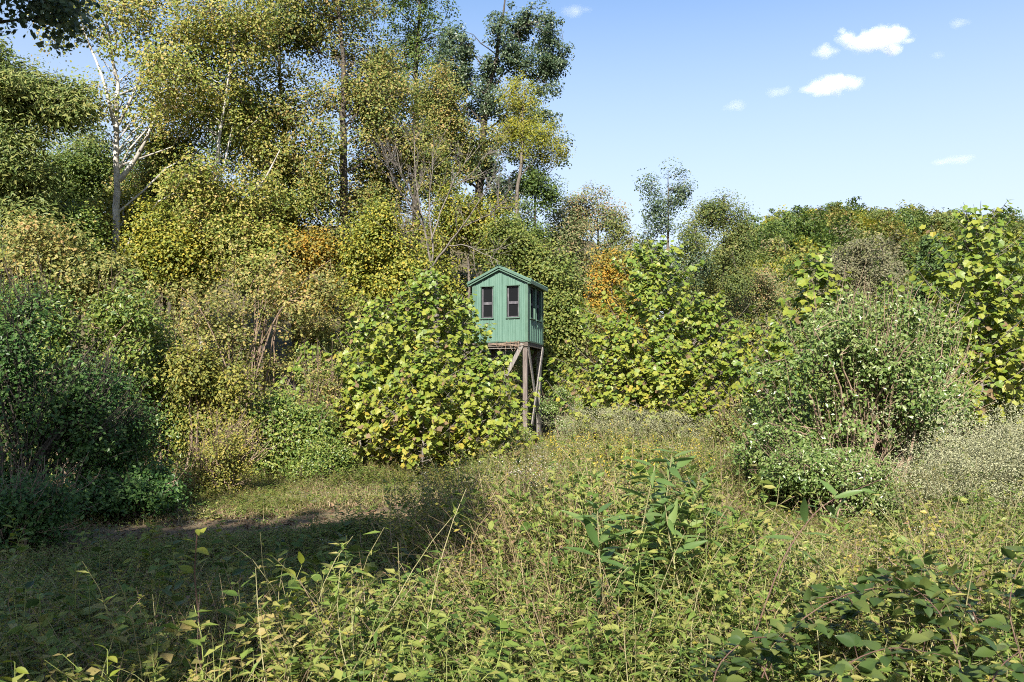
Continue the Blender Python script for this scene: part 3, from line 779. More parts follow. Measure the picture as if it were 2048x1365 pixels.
    # understorey wall
    us = [
        ('maple_tree', 'yellow-green understorey maple left of the white trunk', 150, 31, [ell(140, 400, 560, 110, 31), ell(60, 470, 600, 80, 31)], 'yellow', 150),
        ('maple_tree', 'golden green understorey maple beneath the white sycamore', 320, 32, [ell(320, 420, 620, 110, 32), ell(260, 380, 520, 70, 32), ell(400, 430, 560, 60, 32)], 'yellow', 190),
        ('maple_tree', 'orange-tinged low maple left of the straight dark trunk', 620, 34, [ell(600, 430, 560, 80, 34), ell(660, 470, 620, 90, 34), ell(560, 380, 500, 60, 34)], 'orange', 170),
        ('maple_tree', 'golden maple behind the bare tree', 790, 35, [ell(780, 330, 500, 80, 35), ell(850, 250, 420, 70, 35), ell(740, 440, 600, 90, 35)], 'olive', 200),
        ('maple_tree', 'yellow maple glowing behind the roof of the blind', 930, 34, [ell(900, 380, 540, 70, 34), ell(970, 370, 540, 60, 34), ell(860, 480, 660, 80, 34)], 'yellow', 190),
        ('beech_tree', 'pale yellow-green tree filling the space right of the blind', 1110, 32, [ell(1090, 450, 640, 70, 32), ell(1140, 480, 720, 65, 32), ell(1100, 600, 800, 70, 32), ell(1020, 430, 560, 50, 32)], 'hick2', 260),
        ('dogwood_tree', 'orange and gold small tree between the blind and the right saplings', 1215, 36, [ell(1210, 500, 640, 55, 36), ell(1170, 560, 760, 60, 36), ell(1250, 560, 740, 60, 36)], 'orange', 150),
        ('maple_tree', 'muted green tree with russet patches right of the oak', 1190, 46, [ell(1180, 375, 520, 65, 46), ell(1240, 405, 530, 40, 46), ell(1130, 390, 540, 45, 46), ell(1200, 470, 680, 90, 46)], 'muted', 230),
        ('sweetgum_tree', 'slender open-crowned tree with sky showing through its top', 1330, 44, [ell(1295, 335, 420, 24, 44), ell(1345, 335, 430, 36, 44), ell(1310, 400, 500, 40, 44), ell(1340, 460, 620, 70, 44)], 'oak', 110),
        ('oak_tree', 'rounded olive-green tree at the right end of the wood', 1440, 47, [ell(1440, 365, 470, 50, 47), ell(1475, 400, 520, 35, 47), ell(1400, 390, 520, 45, 47), ell(1440, 470, 640, 75, 47)], 'olive2', 230),
        ('oak_tree', 'dark tree with gold lower leaves behind the right saplings', 1530, 50, [ell(1510, 520, 640, 60, 50), ell(1560, 560, 700, 60, 50), ell(1450, 560, 740, 70, 50)], 'muted', 170),
        ('maple_tree', 'mid green tree filling the wood far behind the blind', 1000, 40, [ell(990, 420, 700, 90, 40), ell(900, 440, 720, 80, 40)], 'dark', 160),
        ('maple_tree', 'mixed olive tree deep in the wood behind the left shrubs', 480, 40, [ell(480, 380, 640, 110, 40), ell(560, 420, 650, 80, 40)], 'olive', 170),
        ('maple_tree', 'shadowy tree deep in the wood behind the straight trunk', 720, 42, [ell(700, 380, 680, 110, 42), ell(800, 380, 680, 80, 42)], 'dark', 170),
    ]
    us += [
        ('maple_tree', 'olive-gold tree filling the gap right of the white trunk', 350, 33.5, [ell(350, 240, 400, 90, 33.5), ell(300, 330, 480, 80, 33.5), ell(420, 320, 470, 70, 33.5)], 'olive', 170),
        ('maple_tree', 'tan-leaved tree in front of the leaning dark trunk', 520, 32, [ell(520, 250, 420, 80, 32), ell(480, 380, 520, 90, 32), ell(580, 330, 480, 60, 32)], 'syc', 170),
        ('maple_tree', 'light olive tree right of the straight dark trunk', 770, 36, [ell(760, 90, 260, 80, 36), ell(790, 220, 380, 80, 36), ell(730, 300, 460, 70, 36)], 'olive', 190),
        ('maple_tree', 'tan and gold tree left of the dark oak', 890, 39, [ell(880, 130, 270, 70, 39), ell(920, 210, 350, 70, 39), ell(860, 260, 400, 60, 39)], 'olive', 170),
        ('maple_tree', 'bright yellow-green tree at the left behind the walnut', 190, 34, [ell(190, 240, 400, 60, 34), ell(120, 300, 450, 70, 34)], 'walnut', 130),
        ('maple_tree', 'sunlit yellow-green young maple just right of the white trunk', 330, 29, [ell(325, 400, 560, 62, 29), ell(370, 440, 620, 60, 29)], 'yellow', 120),
        ('maple_tree', 'sunlit tan-green young maple right of the slim pale trunk', 480, 29.2, [ell(470, 390, 540, 60, 29.2), ell(520, 430, 600, 60, 29.2)], 'syc', 120),
        ('maple_tree', 'gold-green young maple under the leaning dark trunk', 610, 29.5, [ell(610, 450, 580, 60, 29.5), ell(570, 480, 640, 60, 29.5)], 'orange', 110),
        ('maple_tree', 'sunlit yellow young maple right of the straight trunk', 760, 30, [ell(750, 400, 560, 55, 30), ell(790, 450, 620, 55, 30), ell(720, 480, 640, 50, 30)], 'yellow', 130),
        ('maple_tree', 'sunlit green young maple left of the white trunk', 140, 28.5, [ell(130, 390, 540, 60, 28.5), ell(175, 450, 600, 50, 28.5)], 'bush', 110),
        ('maple_tree', 'muted green tree under the oak at the edge of the open sky', 1130, 43, [ell(1120, 400, 560, 55, 43), ell(1150, 440, 640, 60, 43)], 'muted', 120),
        ('maple_tree', 'olive tree left of the slender open-crowned one', 1255, 43, [ell(1240, 430, 600, 50, 43), ell(1280, 480, 660, 55, 43)], 'olive2', 110),
        ('maple_tree', 'olive-green tree between the slender and the rounded one', 1385, 44, [ell(1380, 420, 600, 50, 44), ell(1350, 500, 680, 60, 44)], 'olive2', 110),
        ('maple_tree', 'pale green low tree above the tall left shrub', 90, 24, [ell(90, 430, 600, 90, 24), ell(10, 470, 640, 80, 24), ell(200, 500, 640, 80, 24)], 'viburnum', 190),
    ]
    M['hick2'] = leaf_mat('beech_leaf', [(.045, .08, .012), (.085, .12, .018), (.13, .155, .026), (.19, .19, .035)])
    M['olive2'] = leaf_mat('olive_oak_leaf', [(.03, .055, .012), (.065, .095, .018), (.11, .135, .025), (.17, .15, .04)])
    for i, (nm, lb, px, Y, bl, mt, n) in enumerate(us):
        tp = min(b[0][2] + b[1][2] * .5 for b in bl[:1])
        b = gbase(px, Y)
        make_tree(nm, lb, [b, (b + np.array([b[0], b[1], tp])) / 2 + np.array([.15, 0, 0]), [b[0] + .2, b[1], tp]], .12 + .02 * (i % 3), bl, M[mt], M['darkbark'] if i % 2 else M['bark'], int(n * (.62 if Y >= 39 and 'deep' in lb or 'far behind' in lb else 1)), 68, .16, .5, 40 + i, L_BROAD if i % 3 else L_RHOMB)
    # the tall trees behind
    bk = [(60, 56, 120, 110, 'walnut')]
    names = ['tall pale tree at the back above the walnut', 'dark tree at the back behind the oak']
    for i, (px, Y, top, half, mt) in enumerate(bk):
        make_tree('forest_tree', names[i], trunk_to(px, Y, top + 60), .25, [ell(px, top, top + 260, half, Y), ell(px - 60, top + 180, top + 420, half, Y), ell(px + 60, top + 200, top + 460, half, Y)],
                  M[mt], M['darkbark'], 170, 50, .25, .8, 70 + i, L_RHOMB)
forest()

def bare_tree():
    Y = 31
    r = rng_(77)
    base = gbase(872, Y)
    root = empty('dead_tree', base, 'bare grey leafless tree with wide twiggy crown beside the blind', 'tree')
    G = Geo()
    main = []
    def limb(pts, r0, r1=.012):
        p = np.array([at(a, b, Y + c) for a, b, c in pts]); tt = np.linspace(0, len(p) - 1, 12)
        q = np.stack([np.interp(tt, range(len(p)), p[:, i]) for i in range(3)], -1)
        q[1:-1] = q[1:-1] * .5 + (q[:-2] + q[2:]) * .25
        q[1:-1] += r.normal(0, .02, q[1:-1].shape)
        tubes(G, q, np.linspace(r0 * .85, r1 * .8, 12), 6); main.append(q)
    p = np.array([base - [0, 0, .3], at(873, 640, Y), at(871, 570, Y), at(862, 535, Y)])
    tubes(G, p, np.array([.15, .125, .115, .11]), 8); main.append(p)
    limb([(862, 540, 0), (858, 500, 0), (848, 450, 0), (836, 395, .2), (830, 330, .5), (829, 262, .8)], .062)
    limb([(863, 530, 0), (866, 480, .2), (858, 420, .4), (862, 360, .6), (868, 290, .6)], .05)
    limb([(866, 532, 0), (890, 495, -.2), (920, 460, -.5), (950, 420, -.8), (968, 385, -1), (1000, 335, -1.2)], .052)
    limb([(862, 480, 0), (880, 430, .4), (898, 385, .6), (920, 340, .9), (950, 290, 1.2)], .04)
    limb([(850, 460, 0), (820, 405, -.6), (795, 380, -.9), (778, 340, -1.1), (770, 300, -1.3)], .05)
    limb([(845, 440, 0), (835, 415, -.8), (805, 350, -1.2), (790, 290, -1.3)], .035)
    limb([(855, 532, 0), (830, 512, .8), (790, 498, 1.2), (740, 505, 1.5), (700, 480, 1.6)], .045)
    limb([(858, 540, 0), (835, 505, -1), (812, 480, -1.6), (803, 450, -1.8)], .045)
    limb([(925, 455, -.5), (980, 430, -1.2), (1015, 395, -1.6)], .03)
    limb([(893, 490, -.2), (930, 490, -.6), (975, 510, -.9), (1000, 525, -1)], .03)
    limb([(905, 375, .7), (930, 360, .5), (985, 300, .2)], .03)
    # side twigs, three generations
    cur = main[1:]
    for gen, (cnt, ln, rad) in enumerate(((120, 1.15, .015), (320, .62, .009), (520, .36, .006))):
        new = []
        for _ in range(cnt):
            q = cur[r.integers(len(cur))]; j = r.integers(len(q) // 3, len(q) - 1)
            s = q[j]; d = norm(q[j + 1] - q[j]) if j + 1 < len(q) else np.array([0, 0, 1.])
            v = norm(d * .8 + r.normal(size=3) * .55 + np.array([0, 0, .25]))
            L = ln * r.uniform(.5, 1.3)
            e = s + v * L
            c = (s + e) / 2 + r.normal(0, .08, 3) * L
            tw = bez(s[None], c[None], e[None], 6)[0]
            tubes(G, tw, np.linspace(rad, rad * .35, 6), 3); new.append(tw)
        cur = new + (cur if gen == 0 else [])
    link('trunk', G.mesh('trunk', [M['greybark']], base, smooth=True), root)
bare_tree()

# ------------------------------------------------------------------ shrubs
def make_shrub(name, label, px, Y, top, low, half, leaf, n, lsize, spread, seed, group=None, tmpl=L_RHOMB, lpc=55, stems=26, bark=None, extra=None, twiggy=0, subf=.45, cat='shrub', base_lift=0, subn=10):
    r = rng_(seed)
    if tmpl is L_BROAD: tmpl = L_WIDE
    lpc = int(lpc * .88)
    k = Y / F
    b = gbase(px, Y)
    root = empty(name, b, label, cat, group)
    topz = at(px, top, Y)[2]; hw = half * k
    h = topz - b[2]
    blobs = [((b[0], b[1], b[2] + h * .5), (hw, hw * .85, h * .5))]
    if extra: blobs += [ell(*e) for e in extra]
    sb = sub_blobs(blobs, r, subn, subf)
    C, bc = cloud_pts(sb, n, r)
    keep = C[:, 2] > b[2] + .12
    C, bc = C[keep], bc[keep]; n = len(C)
    G = Geo()
    ns = min(stems, n)
    tips = C[r.choice(n, ns, replace=False)] + np.array([0, 0, .1])
    S = b[None] + np.stack([r.normal(0, hw * .22, ns), r.normal(0, hw * .2, ns), np.full(ns, -.1)], -1)
    ctl = S * .5 + tips * .5; ctl[:, 2] += .22 * h; ctl[:, :2] = S[:, :2] * .6 + tips[:, :2] * .4
    SP = bez(S, ctl, tips, 8); SP[:, 1:-1] += r.normal(0, .025, SP[:, 1:-1].shape)
    tubes(G, SP, np.linspace(.022, .007, 8)[None] * (.7 + h * .12) * r.uniform(.6, 1.3, (ns, 1)), 4)
    anchors = SP[:, 2:].reshape(-1, 3)
    A = anchors[((C[:, None] - anchors[None]) ** 2).sum(-1).argmin(1)]
    TP = bez(A, (A + C) / 2 + r.normal(0, .05, C.shape) + np.array([0, 0, .05]), C, 3)
    tubes(G, TP, np.linspace(.007, .003, 3)[None].repeat(n, 0), 3)
    if twiggy:
        i = r.integers(0, n, twiggy); d = norm(C[i] - b - np.array([0, 0, h * .2])) + r.normal(0, .3, (twiggy, 3)) + np.array([0, 0, .5])
        e = C[i] + norm(d) * r.uniform(.25, .8, (twiggy, 1)) * (.5 + .15 * h)
        tubes(G, bez(C[i], (C[i] + e) / 2 + r.normal(0, .05, e.shape), e, 4), np.linspace(.006, .002, 4)[None].repeat(twiggy, 0), 3)
    link('stems', G.mesh('stems', [bark or M['twig']], b), root)
    N = n * lpc; ci = np.repeat(np.arange(n), lpc)
    off = r.normal(size=(N, 3)) * np.array([1, 1, .75]) * spread * .55 * r.uniform(.6, 1.3, n)[ci][:, None]
    Pl = C[ci] + off
    Pl[:, 2] = np.maximum(Pl[:, 2], ground_h(Pl[:, 0], Pl[:, 1]) + .04)
    nr = norm(C[ci] - bc[ci]) * .5 + norm(off) * .35 + r.normal(size=(N, 3)) * .5 + np.array([0, 0, .35]) + SUNV * .5
    G = Geo(); leaves(G, Pl, lsize * r.uniform(.6, 1.25, N), nr, tmpl, r)
    link('foliage', G.mesh('foliage', [leaf], b), root)
    return root

def shrubs():
    S = make_shrub
    g = None
    S('viburnum_shrub', 'broad olive-leaved tall shrub in front of the dark wood left of centre', 470, 25, 470, 0, 150, M['viburnum'], 330, .095, .36, 101, lpc=60, tmpl=L_BROAD, extra=[(600, 500, 700, 110, 25.5), (380, 540, 720, 90, 24.5)], stems=40)
    S('honeysuckle_shrub', 'tall leafy shrub at the left with sunlit crown and shaded foot', 150, 14, 520, 0, 140, M['bush'], 380, .08, .26, 102, lpc=62, extra=[(60, 555, 700, 90, 13.8), (250, 540, 680, 75, 14.2)], stems=40, twiggy=150)
    S('honeysuckle_shrub', 'green shrub right of the tall sunlit one, in front of the olive-leaved shrub', 330, 15.5, 640, 0, 115, M['bush'], 280, .08, .28, 103, lpc=55, twiggy=120)
    S('honeysuckle_shrub', 'yellow-green bush at mid left above the mown path', 410, 14.6, 690, 0, 105, M['bushy'], 270, .07, .26, 104, lpc=55, twiggy=150)
    S('honeysuckle_shrub', 'dark glossy green bush directly left of the big sapling clump', 560, 15.2, 780, 0, 100, M['bush'], 280, .075, .26, 105, lpc=55, twiggy=80)
    S('multiflora_shrub', 'low pale yellow-green arching bush beside the dark shaded shrub', 425, 12.9, 850, 0, 85, M['bushy'], 170, .045, .24, 106, lpc=50, twiggy=260)
    S('honeysuckle_shrub', 'tangled shrub with thin brown twigs left of the big sapling clump', 640, 16.5, 710, 0, 80, M['viburnum'], 170, .06, .28, 107, lpc=45, twiggy=300)
    S('honeysuckle_shrub', 'small bushy shrub under the big sapling clump', 640, 14.6, 880, 0, 75, M['bush'], 170, .05, .22, 108, lpc=50)
    S('viburnum_shrub', 'olive shrub below the straight dark trunk, behind the sapling clump', 690, 27, 560, 0, 110, M['viburnum'], 250, .095, .36, 121, lpc=60, tmpl=L_BROAD)
    S('viburnum_shrub', 'yellowish shrub behind the tip of the sapling clump', 830, 28.5, 590, 0, 110, M['yellow'], 250, .11, .38, 122, lpc=55, tmpl=L_BROAD)
    # shaded tangle at the far left
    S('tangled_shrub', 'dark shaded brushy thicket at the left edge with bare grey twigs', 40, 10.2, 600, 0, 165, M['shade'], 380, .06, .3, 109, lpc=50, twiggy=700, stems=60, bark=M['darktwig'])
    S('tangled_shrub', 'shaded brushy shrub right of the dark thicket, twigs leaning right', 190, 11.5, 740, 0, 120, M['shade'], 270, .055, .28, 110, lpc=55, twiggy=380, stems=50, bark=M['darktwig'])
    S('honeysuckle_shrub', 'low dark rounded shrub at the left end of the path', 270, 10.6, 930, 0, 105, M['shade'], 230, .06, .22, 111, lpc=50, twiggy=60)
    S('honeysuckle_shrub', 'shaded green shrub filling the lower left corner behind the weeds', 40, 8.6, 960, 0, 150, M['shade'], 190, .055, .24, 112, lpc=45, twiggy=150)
    # behind and beside the blind
    S('viburnum_shrub', 'grey-green bushy shrub at the foot of the blind', 1130, 27.5, 770, 0, 50, M['silver'], 120, .07, .25, 113, lpc=45, twiggy=60)
    S('viburnum_shrub', 'green shrub under the blind floor behind the posts', 1010, 30, 700, 0, 60, M['bush'], 190, .085, .3, 114, lpc=55)
    S('viburnum_shrub', 'green shrub at the post foot beside the big sapling clump', 1040, 23.5, 840, 0, 50, M['bush'], 120, .06, .22, 115, lpc=45)
    S('viburnum_shrub', 'low green shrub between the blind and the right sapling clump', 1180, 30, 740, 0, 70, M['bushy'], 160, .085, .3, 116, lpc=50)
    # the silvery autumn olive at the right
    S('autumn_olive_shrub', 'big silvery-green upright shrub in front of the right saplings', 1690, 12, 610, 0, 230, M['silver'], 760, .07, .22, 117, lpc=50, tmpl=L_RHOMB, stems=90, twiggy=420, subf=.38, subn=16,
      extra=[(1740, 590, 800, 125, 12), (1850, 620, 880, 85, 12.3), (1560, 760, 1000, 115, 11.7)])
    S('multiflora_shrub', 'dark green low growth at the foot of the silvery shrub', 1700, 10.2, 890, 0, 175, M['silver'], 330, .05, .2, 118, lpc=50, twiggy=150)
    S('viburnum_shrub', 'low olive shrub between the right sapling clump and the silvery shrub', 1470, 17, 800, 0, 70, M['viburnum'], 160, .06, .25, 119, lpc=45, twiggy=120)
    S('viburnum_shrub', 'green bushes behind the rightmost sapling', 1960, 26, 640, 0, 150, M['bush'], 260, .085, .36, 120, lpc=55)
shrubs()

def upright_shoots():
    # tall straight leafy shoots of the silvery shrub
    r = rng_(300)
    Y = 11.9
    b = gbase(1760, Y)
    root = empty('autumn_olive_shrub', b, 'tall straight silvery leaf shoots rising from the top of the silvery shrub', 'shrub')
    G = Geo(); L = Geo()
    for i in range(110):
        px = r.normal(1760, 105); top = 555 + abs(px - 1785) * .5 + r.uniform(-10, 110)
        e = at(px, top, Y + r.normal(0, .35)); s = np.array([b[0] + (e[0] - b[0]) * .6 + r.normal(0, .05), e[1] * .5 + Y * .5, max(b[2], e[2] - r.uniform(1.6, 2.4))])
        q = bez(s[None], ((s + e) / 2 + r.normal(0, .06, 3))[None], e[None], 9)
        tubes(G, q, np.linspace(.010, .003, 9)[None], 3)
        n = 60; t = r.uniform(.1, 1, n); P = np.stack([np.interp(t, np.linspace(0, 1, 9), q[0][:, j]) for j in range(3)], -1)
        d = norm(r.normal(size=(n, 3))) * np.array([1, 1, .4]) + np.array([0, 0, .6])
        leaves(L, P, r.uniform(.045, .075, n), r.normal(size=(n, 3)) + np.array([0, -.5, .6]), L_RHOMB, r, dirs=d)
    link('stems', G.mesh('stems', [M['twig']], b), root)
    link('foliage', L.mesh('foliage', [M['silver']], b), root)
upright_shoots()

# ------------------------------------------------------------------ broad-leaved saplings
LEAFMESH = []
for ti, tm in enumerate(L_LOBED):
    row = []
    for ci, mt in enumerate(M['sap']):
        G = Geo(); G.add(tm[0], tm[1]); row.append(G.mesh('sapling_leaf', [mt]))
    LEAFMESH.append(row)

def place_leaf(me, P, D, N, size, parent, base, name='leaf'):
    D = norm(D - (D * N).sum() * N); S = np.cross(D, N)
    o = bpy.data.objects.new(name, me); COL.objects.link(o); o.parent = parent
    m = Matrix(((S[0] * size, D[0] * size, N[0] * size, P[0] - base[0]), (S[1] * size, D[1] * size, N[1] * size, P[1] - base[1]), (S[2] * size, D[2] * size, N[2] * size, P[2] - base[2]), (0, 0, 0, 1)))
    o.matrix_local = m
    return o

def sapling(label, px, Y, top, half, nbr, lpb, lsize, seed, low=.12, turned=.5, group='broad-leaved saplings', max_parts=300, lean=0, cone=1.0):
    r = rng_(seed); k = Y / F
    b = gbase(px, Y); H = at(px, top, Y)[2] - b[2]; hw = half * k
    root = empty('sycamore_sapling', b, label, 'sapling', group)
    tp = np.stack([b[0] + lean * np.linspace(0, 1, 10) ** 1.5 + np.cumsum(r.normal(0, .015, 10)), b[1] + np.cumsum(r.normal(0, .015, 10)), b[2] + np.linspace(-.1, H * .98, 10)], -1)
    G = Geo(); tubes(G, tp, np.linspace(.016 + .006 * H, .006, 10), 6)
    Ps, Ds, Ns, Sz, Rl = [], [], [], [], []
    for i in range(nbr):
        u = low + (1 - low) * (i + r.uniform(0, .8)) / nbr
        s = np.array([np.interp(u, np.linspace(0, 1, 10), tp[:, j]) for j in range(3)])
        az = i * 2.4 + r.uniform(-.4, .4)
        L = hw * ((1 - u) ** cone * 1.05 + .10) * (r.uniform(.45, 1.0) if i % 3 else r.uniform(.95, 1.35))
        if u < .12: L *= .8
        v = np.array([math.cos(az), math.sin(az), 0])
        e = s + v * L + np.array([0, 0, L * r.uniform(.25, .95) + .1])
        c = s + v * L * .55 + np.array([0, 0, L * .15])
        q = bez(s[None], c[None], e[None], 7)
        tubes(G, q, np.linspace(.006 + .004 * L, .003, 7)[None], 4)
        m = max(3, int(lpb * (.35 + .65 * L / hw)))
        for j in range(m):
            t = r.uniform(.18, 1.02)
            p = np.array([np.interp(t, np.linspace(0, 1, 7), q[0][:, a]) for a in range(3)])
            side = np.cross(v, [0, 0, 1]) * (1 if j % 2 else -1)
            d = v * .6 + side * r.uniform(.1, .9) + np.array([0, 0, r.uniform(-1.2, 0)]) + r.normal(0, .25, 3)
            d = norm(d)
            pet = p + d * r.uniform(.05, .14) + np.array([0, 0, r.uniform(-.02, .06)])
            n_ = v * .45 + np.array([0, 0, .7]) + r.normal(0, .42, 3) + SUNV * .5
            Ps.append(pet); Ds.append(d); Ns.append(norm(n_)); Sz.append(lsize * r.uniform(.6, 1.2) * (1.0 if u < .85 else .85)); Rl.append(u)
            if j % 3 == 0: tubes(G, np.stack([p, pet]), np.array([.003, .002]), 3)
    link('stem', G.mesh('stem', [M['palestem'] if False else M['greybark']], b, smooth=True), root)
    Ps, Ds, Ns, Sz, Rl = map(np.array, (Ps, Ds, Ns, Sz, Rl))
    n = len(Ps)
    cls = np.zeros(n, int)
    tn = turned * (1.15 - Rl) + r.normal(0, .18, n)
    cls[tn > .14] = 1; cls[tn > .58] = 2; cls[(tn > .35) & (r.uniform(size=n) < .16)] = 3
    # the leaves nearest the camera are parts of their own
    order = np.argsort(np.linalg.norm(Ps - np.array([0, 0, EYE]), axis=1))
    own = order[:max_parts]; rest = order[max_parts:]
    for i in own:
        place_leaf(LEAFMESH[i % 4][cls[i]], Ps[i], Ds[i], Ns[i], Sz[i], root, b)
    if len(rest):
        G = Geo()
        for c in range(4):
            for tI in range(4):
                s = rest[(cls[rest] == c) & (rest % 4 == tI)]
                if len(s): leaves(G, Ps[s], Sz[s], Ns[s], L_LOBED_FAR[tI], r, mi=c, dirs=Ds[s])
        tag(link('foliage', G.mesh('foliage', M['sap'], b), root), kind='stuff')
    return root

def saplings():
    s = sapling
    # clump left of the blind
    s('tallest broad-leaved sapling of the clump left of the blind', 850, 18.3, 545, 185.203, 110, 42, 0.117, 201, turned=0.32)
    s('sapling on the left flank of the clump, under the dark wood', 745, 17.8, 600, 163.834, 94, 41, 0.113, 202, turned=0.29)
    s('sapling close against the left wall of the blind', 925, 18.8, 590, 121.094, 83, 34, 0.109, 203, turned=0.25)
    s('low yellowing sapling at the left foot of the clump', 715, 16.3, 725, 92.6372, 70, 34, 0.104, 204, turned=0.48)
    s('low yellowing sapling at the front middle of the clump', 840, 15.8, 705, 119.883, 83, 41, 0.104, 205, turned=0.52)
    s('low sapling in front of the blind posts', 960, 16.3, 715, 103.536, 80, 34, 0.104, 206, turned=0.43)
    s('small bluish-green sapling at the left beyond the clump', 620, 17.3, 690, 99.7248, 55, 29, 0.104, 207, turned=0.06)
    # clump right of the blind
    s('tall pointed sapling of the clump right of the blind', 1310, 22, 488, 183.494, 130, 51, 0.133, 208, turned=0.20, cone=.75)
    s('sapling at the left foot of the right clump, leaves turning gold', 1240, 21, 640, 151.582, 88, 42, 0.123, 209, turned=0.40)
    s('sapling on the right shoulder of the right clump', 1410, 21.5, 600, 159.56, 103, 42, 0.127, 210, turned=0.29)
    s('low spreading sapling at the front of the right clump', 1330, 20, 675, 134.269, 91, 51, 0.119, 211, turned=0.43)
    # further right
    s('pointed sapling rising behind the silvery shrub', 1630, 17.5, 508, 137.984, 79, 23, 0.18, 212, turned=0.20)
    s('slender sapling tip between the pointed one and the silvery shoots', 1775, 18.5, 555, 64.1088, 55, 23, 0.104, 213, turned=0.17)
    s('short sapling left of the pointed one', 1560, 18.8, 640, 111.692, 70, 38, 0.119, 214, turned=0.29)
    s('tall near sapling with large leaves at the right edge', 1965, 13.5, 425, 163.834, 124, 34, 0.114, 215, turned=0.32, cone=.55)
    s('near sapling cut off by the right edge', 2075, 15, 500, 149.587, 94, 34, 0.11, 216, turned=0.32)
    s('green sapling left of the tall near one', 1895, 16, 560, 78.3552, 61, 29, 0.11, 217, turned=0.11)
    s('thin sapling spray on the right of the left clump, below the blind floor', 1010, 18, 700, 50.4, 27, 11, 0.128, 218, turned=0.30)
    s('narrow sapling top between the two highest of the left clump', 800, 18.5, 575, 67.2, 47, 11, 0.128, 219, turned=0.23)
    s('narrow sapling at the right end of the right clump', 1480, 20, 650, 68.992, 42, 13, 0.148, 220, turned=0.27)
    s('broad near sapling under the tall one at the right edge', 2000, 13.8, 600, 128.8, 63, 16, 0.128, 221, turned=0.40)
saplings()

# ------------------------------------------------------------------ far wooded hill
def hill():
    protos = []
    specs = [('olive', 5.2, 11), ('yellow', 4.6, 10), ('dark', 5.0, 12), ('muted', 4.8, 10), ('orange', 3.8, 9), ('grey', 5.0, 11), ('walnut', 4.6, 11)]
    labels = ['olive-green round tree on the far wooded hill', 'yellow-green tree on the far wooded hill', 'dark green tree on the far wooded hill', 'dull russet-green tree on the far wooded hill',
              'orange tree on the far wooded hill', 'greyish brown tree on the far wooded hill', 'pale green tree on the far wooded hill']
    r = rng_(500)
    spots = []
    for _ in range(6000):
        Y = r.uniform(95, 262); az = r.uniform(.13, .74)
        x = az * Y
        if all((x - a) ** 2 + (Y - c) ** 2 > 6.0 ** 2 for a, c in spots):
            spots.append((x, Y))
        if len(spots) >= 330: break
    spots.sort(key=lambda p: p[1])
    for k, (x, Y) in enumerate(spots):
        ki = int(r.choice(7, p=[.27, .2, .2, .14, .03, .08, .08]))
        z = float(ground_h(x, Y)); sc = r.uniform(.8, 1.2)
        protos.append((ki, x, Y, z, sc))
    built = {}
    for (ki, x, Y, z, sc) in protos:
        if ki not in built:
            mt, rad, h = specs[ki]
            c = np.array([x, Y, z + h * .58])
            built[ki] = make_tree('hill_tree', labels[ki], [(x, Y, z), (x + .2, Y, z + h * .4), (x, Y, z + h * .8)], .25, [(c, (rad * .8, rad * .8, h * .40)), (c + np.array([rad * .35, 0, -h * .12]), (rad * .6, rad * .6, h * .28)), (c + np.array([-rad * .4, -.5, -h * .1]), (rad * .55, rad * .6, h * .3))],
                                  M[mt], M['bark'], 130, 26, .62, 1.1, 520 + ki, L_RHOMB, group='trees on the far hill: ' + mt, nlimb=8, sides=5)
        else:
            copy_tree(built[ki], (x, Y, z), r.uniform(0, 6.28), (sc * r.uniform(.9, 1.15), sc * r.uniform(.9, 1.15), sc), labels[ki])
    # nearer trees at the hill foot
    Y = 95
    make_tree('oak_tree', 'large greyish brown thinning oak on the slope at the right', trunk_to(1715, Y, 480), .35, [ell(1715, 455, 570, 75, Y), ell(1670, 490, 620, 70, Y), ell(1760, 490, 620, 60, Y)], M['grey'], M['greybark'], 190, 55, .3, 1.0, 560)
    # pine
    Y = 85; b = gbase(1865, Y); r = rng_(561)
    root = empty('pine_tree', b, 'bright green pine on the slope right of the greyish oak', 'tree')
    h = at(1865, 478, Y)[2] - b[2]
    G = Geo(); tubes(G, np.stack([b, b + [0, 0, h * .5], b + [0, 0, h]]), np.array([.3, .2, .04]), 6)
    L = Geo()
    for i in range(150):
        u = r.uniform(.25, 1); rad = 3.6 * (1 - u) ** .7 + .4; az = r.uniform(0, 6.28)
        s = b + np.array([0, 0, h * u]); e = s + np.array([math.cos(az) * rad, math.sin(az) * rad, rad * .25])
        tubes(G, np.stack([s, (s + e) / 2 - [0, 0, .1], e]), np.array([.05, .04, .015]), 3)
        n = 70; t = r.uniform(.25, 1, n)[:, None]; P = s + (e - s) * t + r.normal(0, .3, (n, 3))
        leaves(L, P, r.uniform(.3, .5, n), r.normal(size=(n, 3)) + [0, 0, .8], L_RHOMB, r, dirs=np.tile(e - s, (n, 1)) + r.normal(0, 1.5, (n, 3)) + [0, 0, 1])
    link('trunk', G.mesh('trunk', [M['bark']], b), root); link('crown', L.mesh('crown', [M['pine']], b), root)
hill()

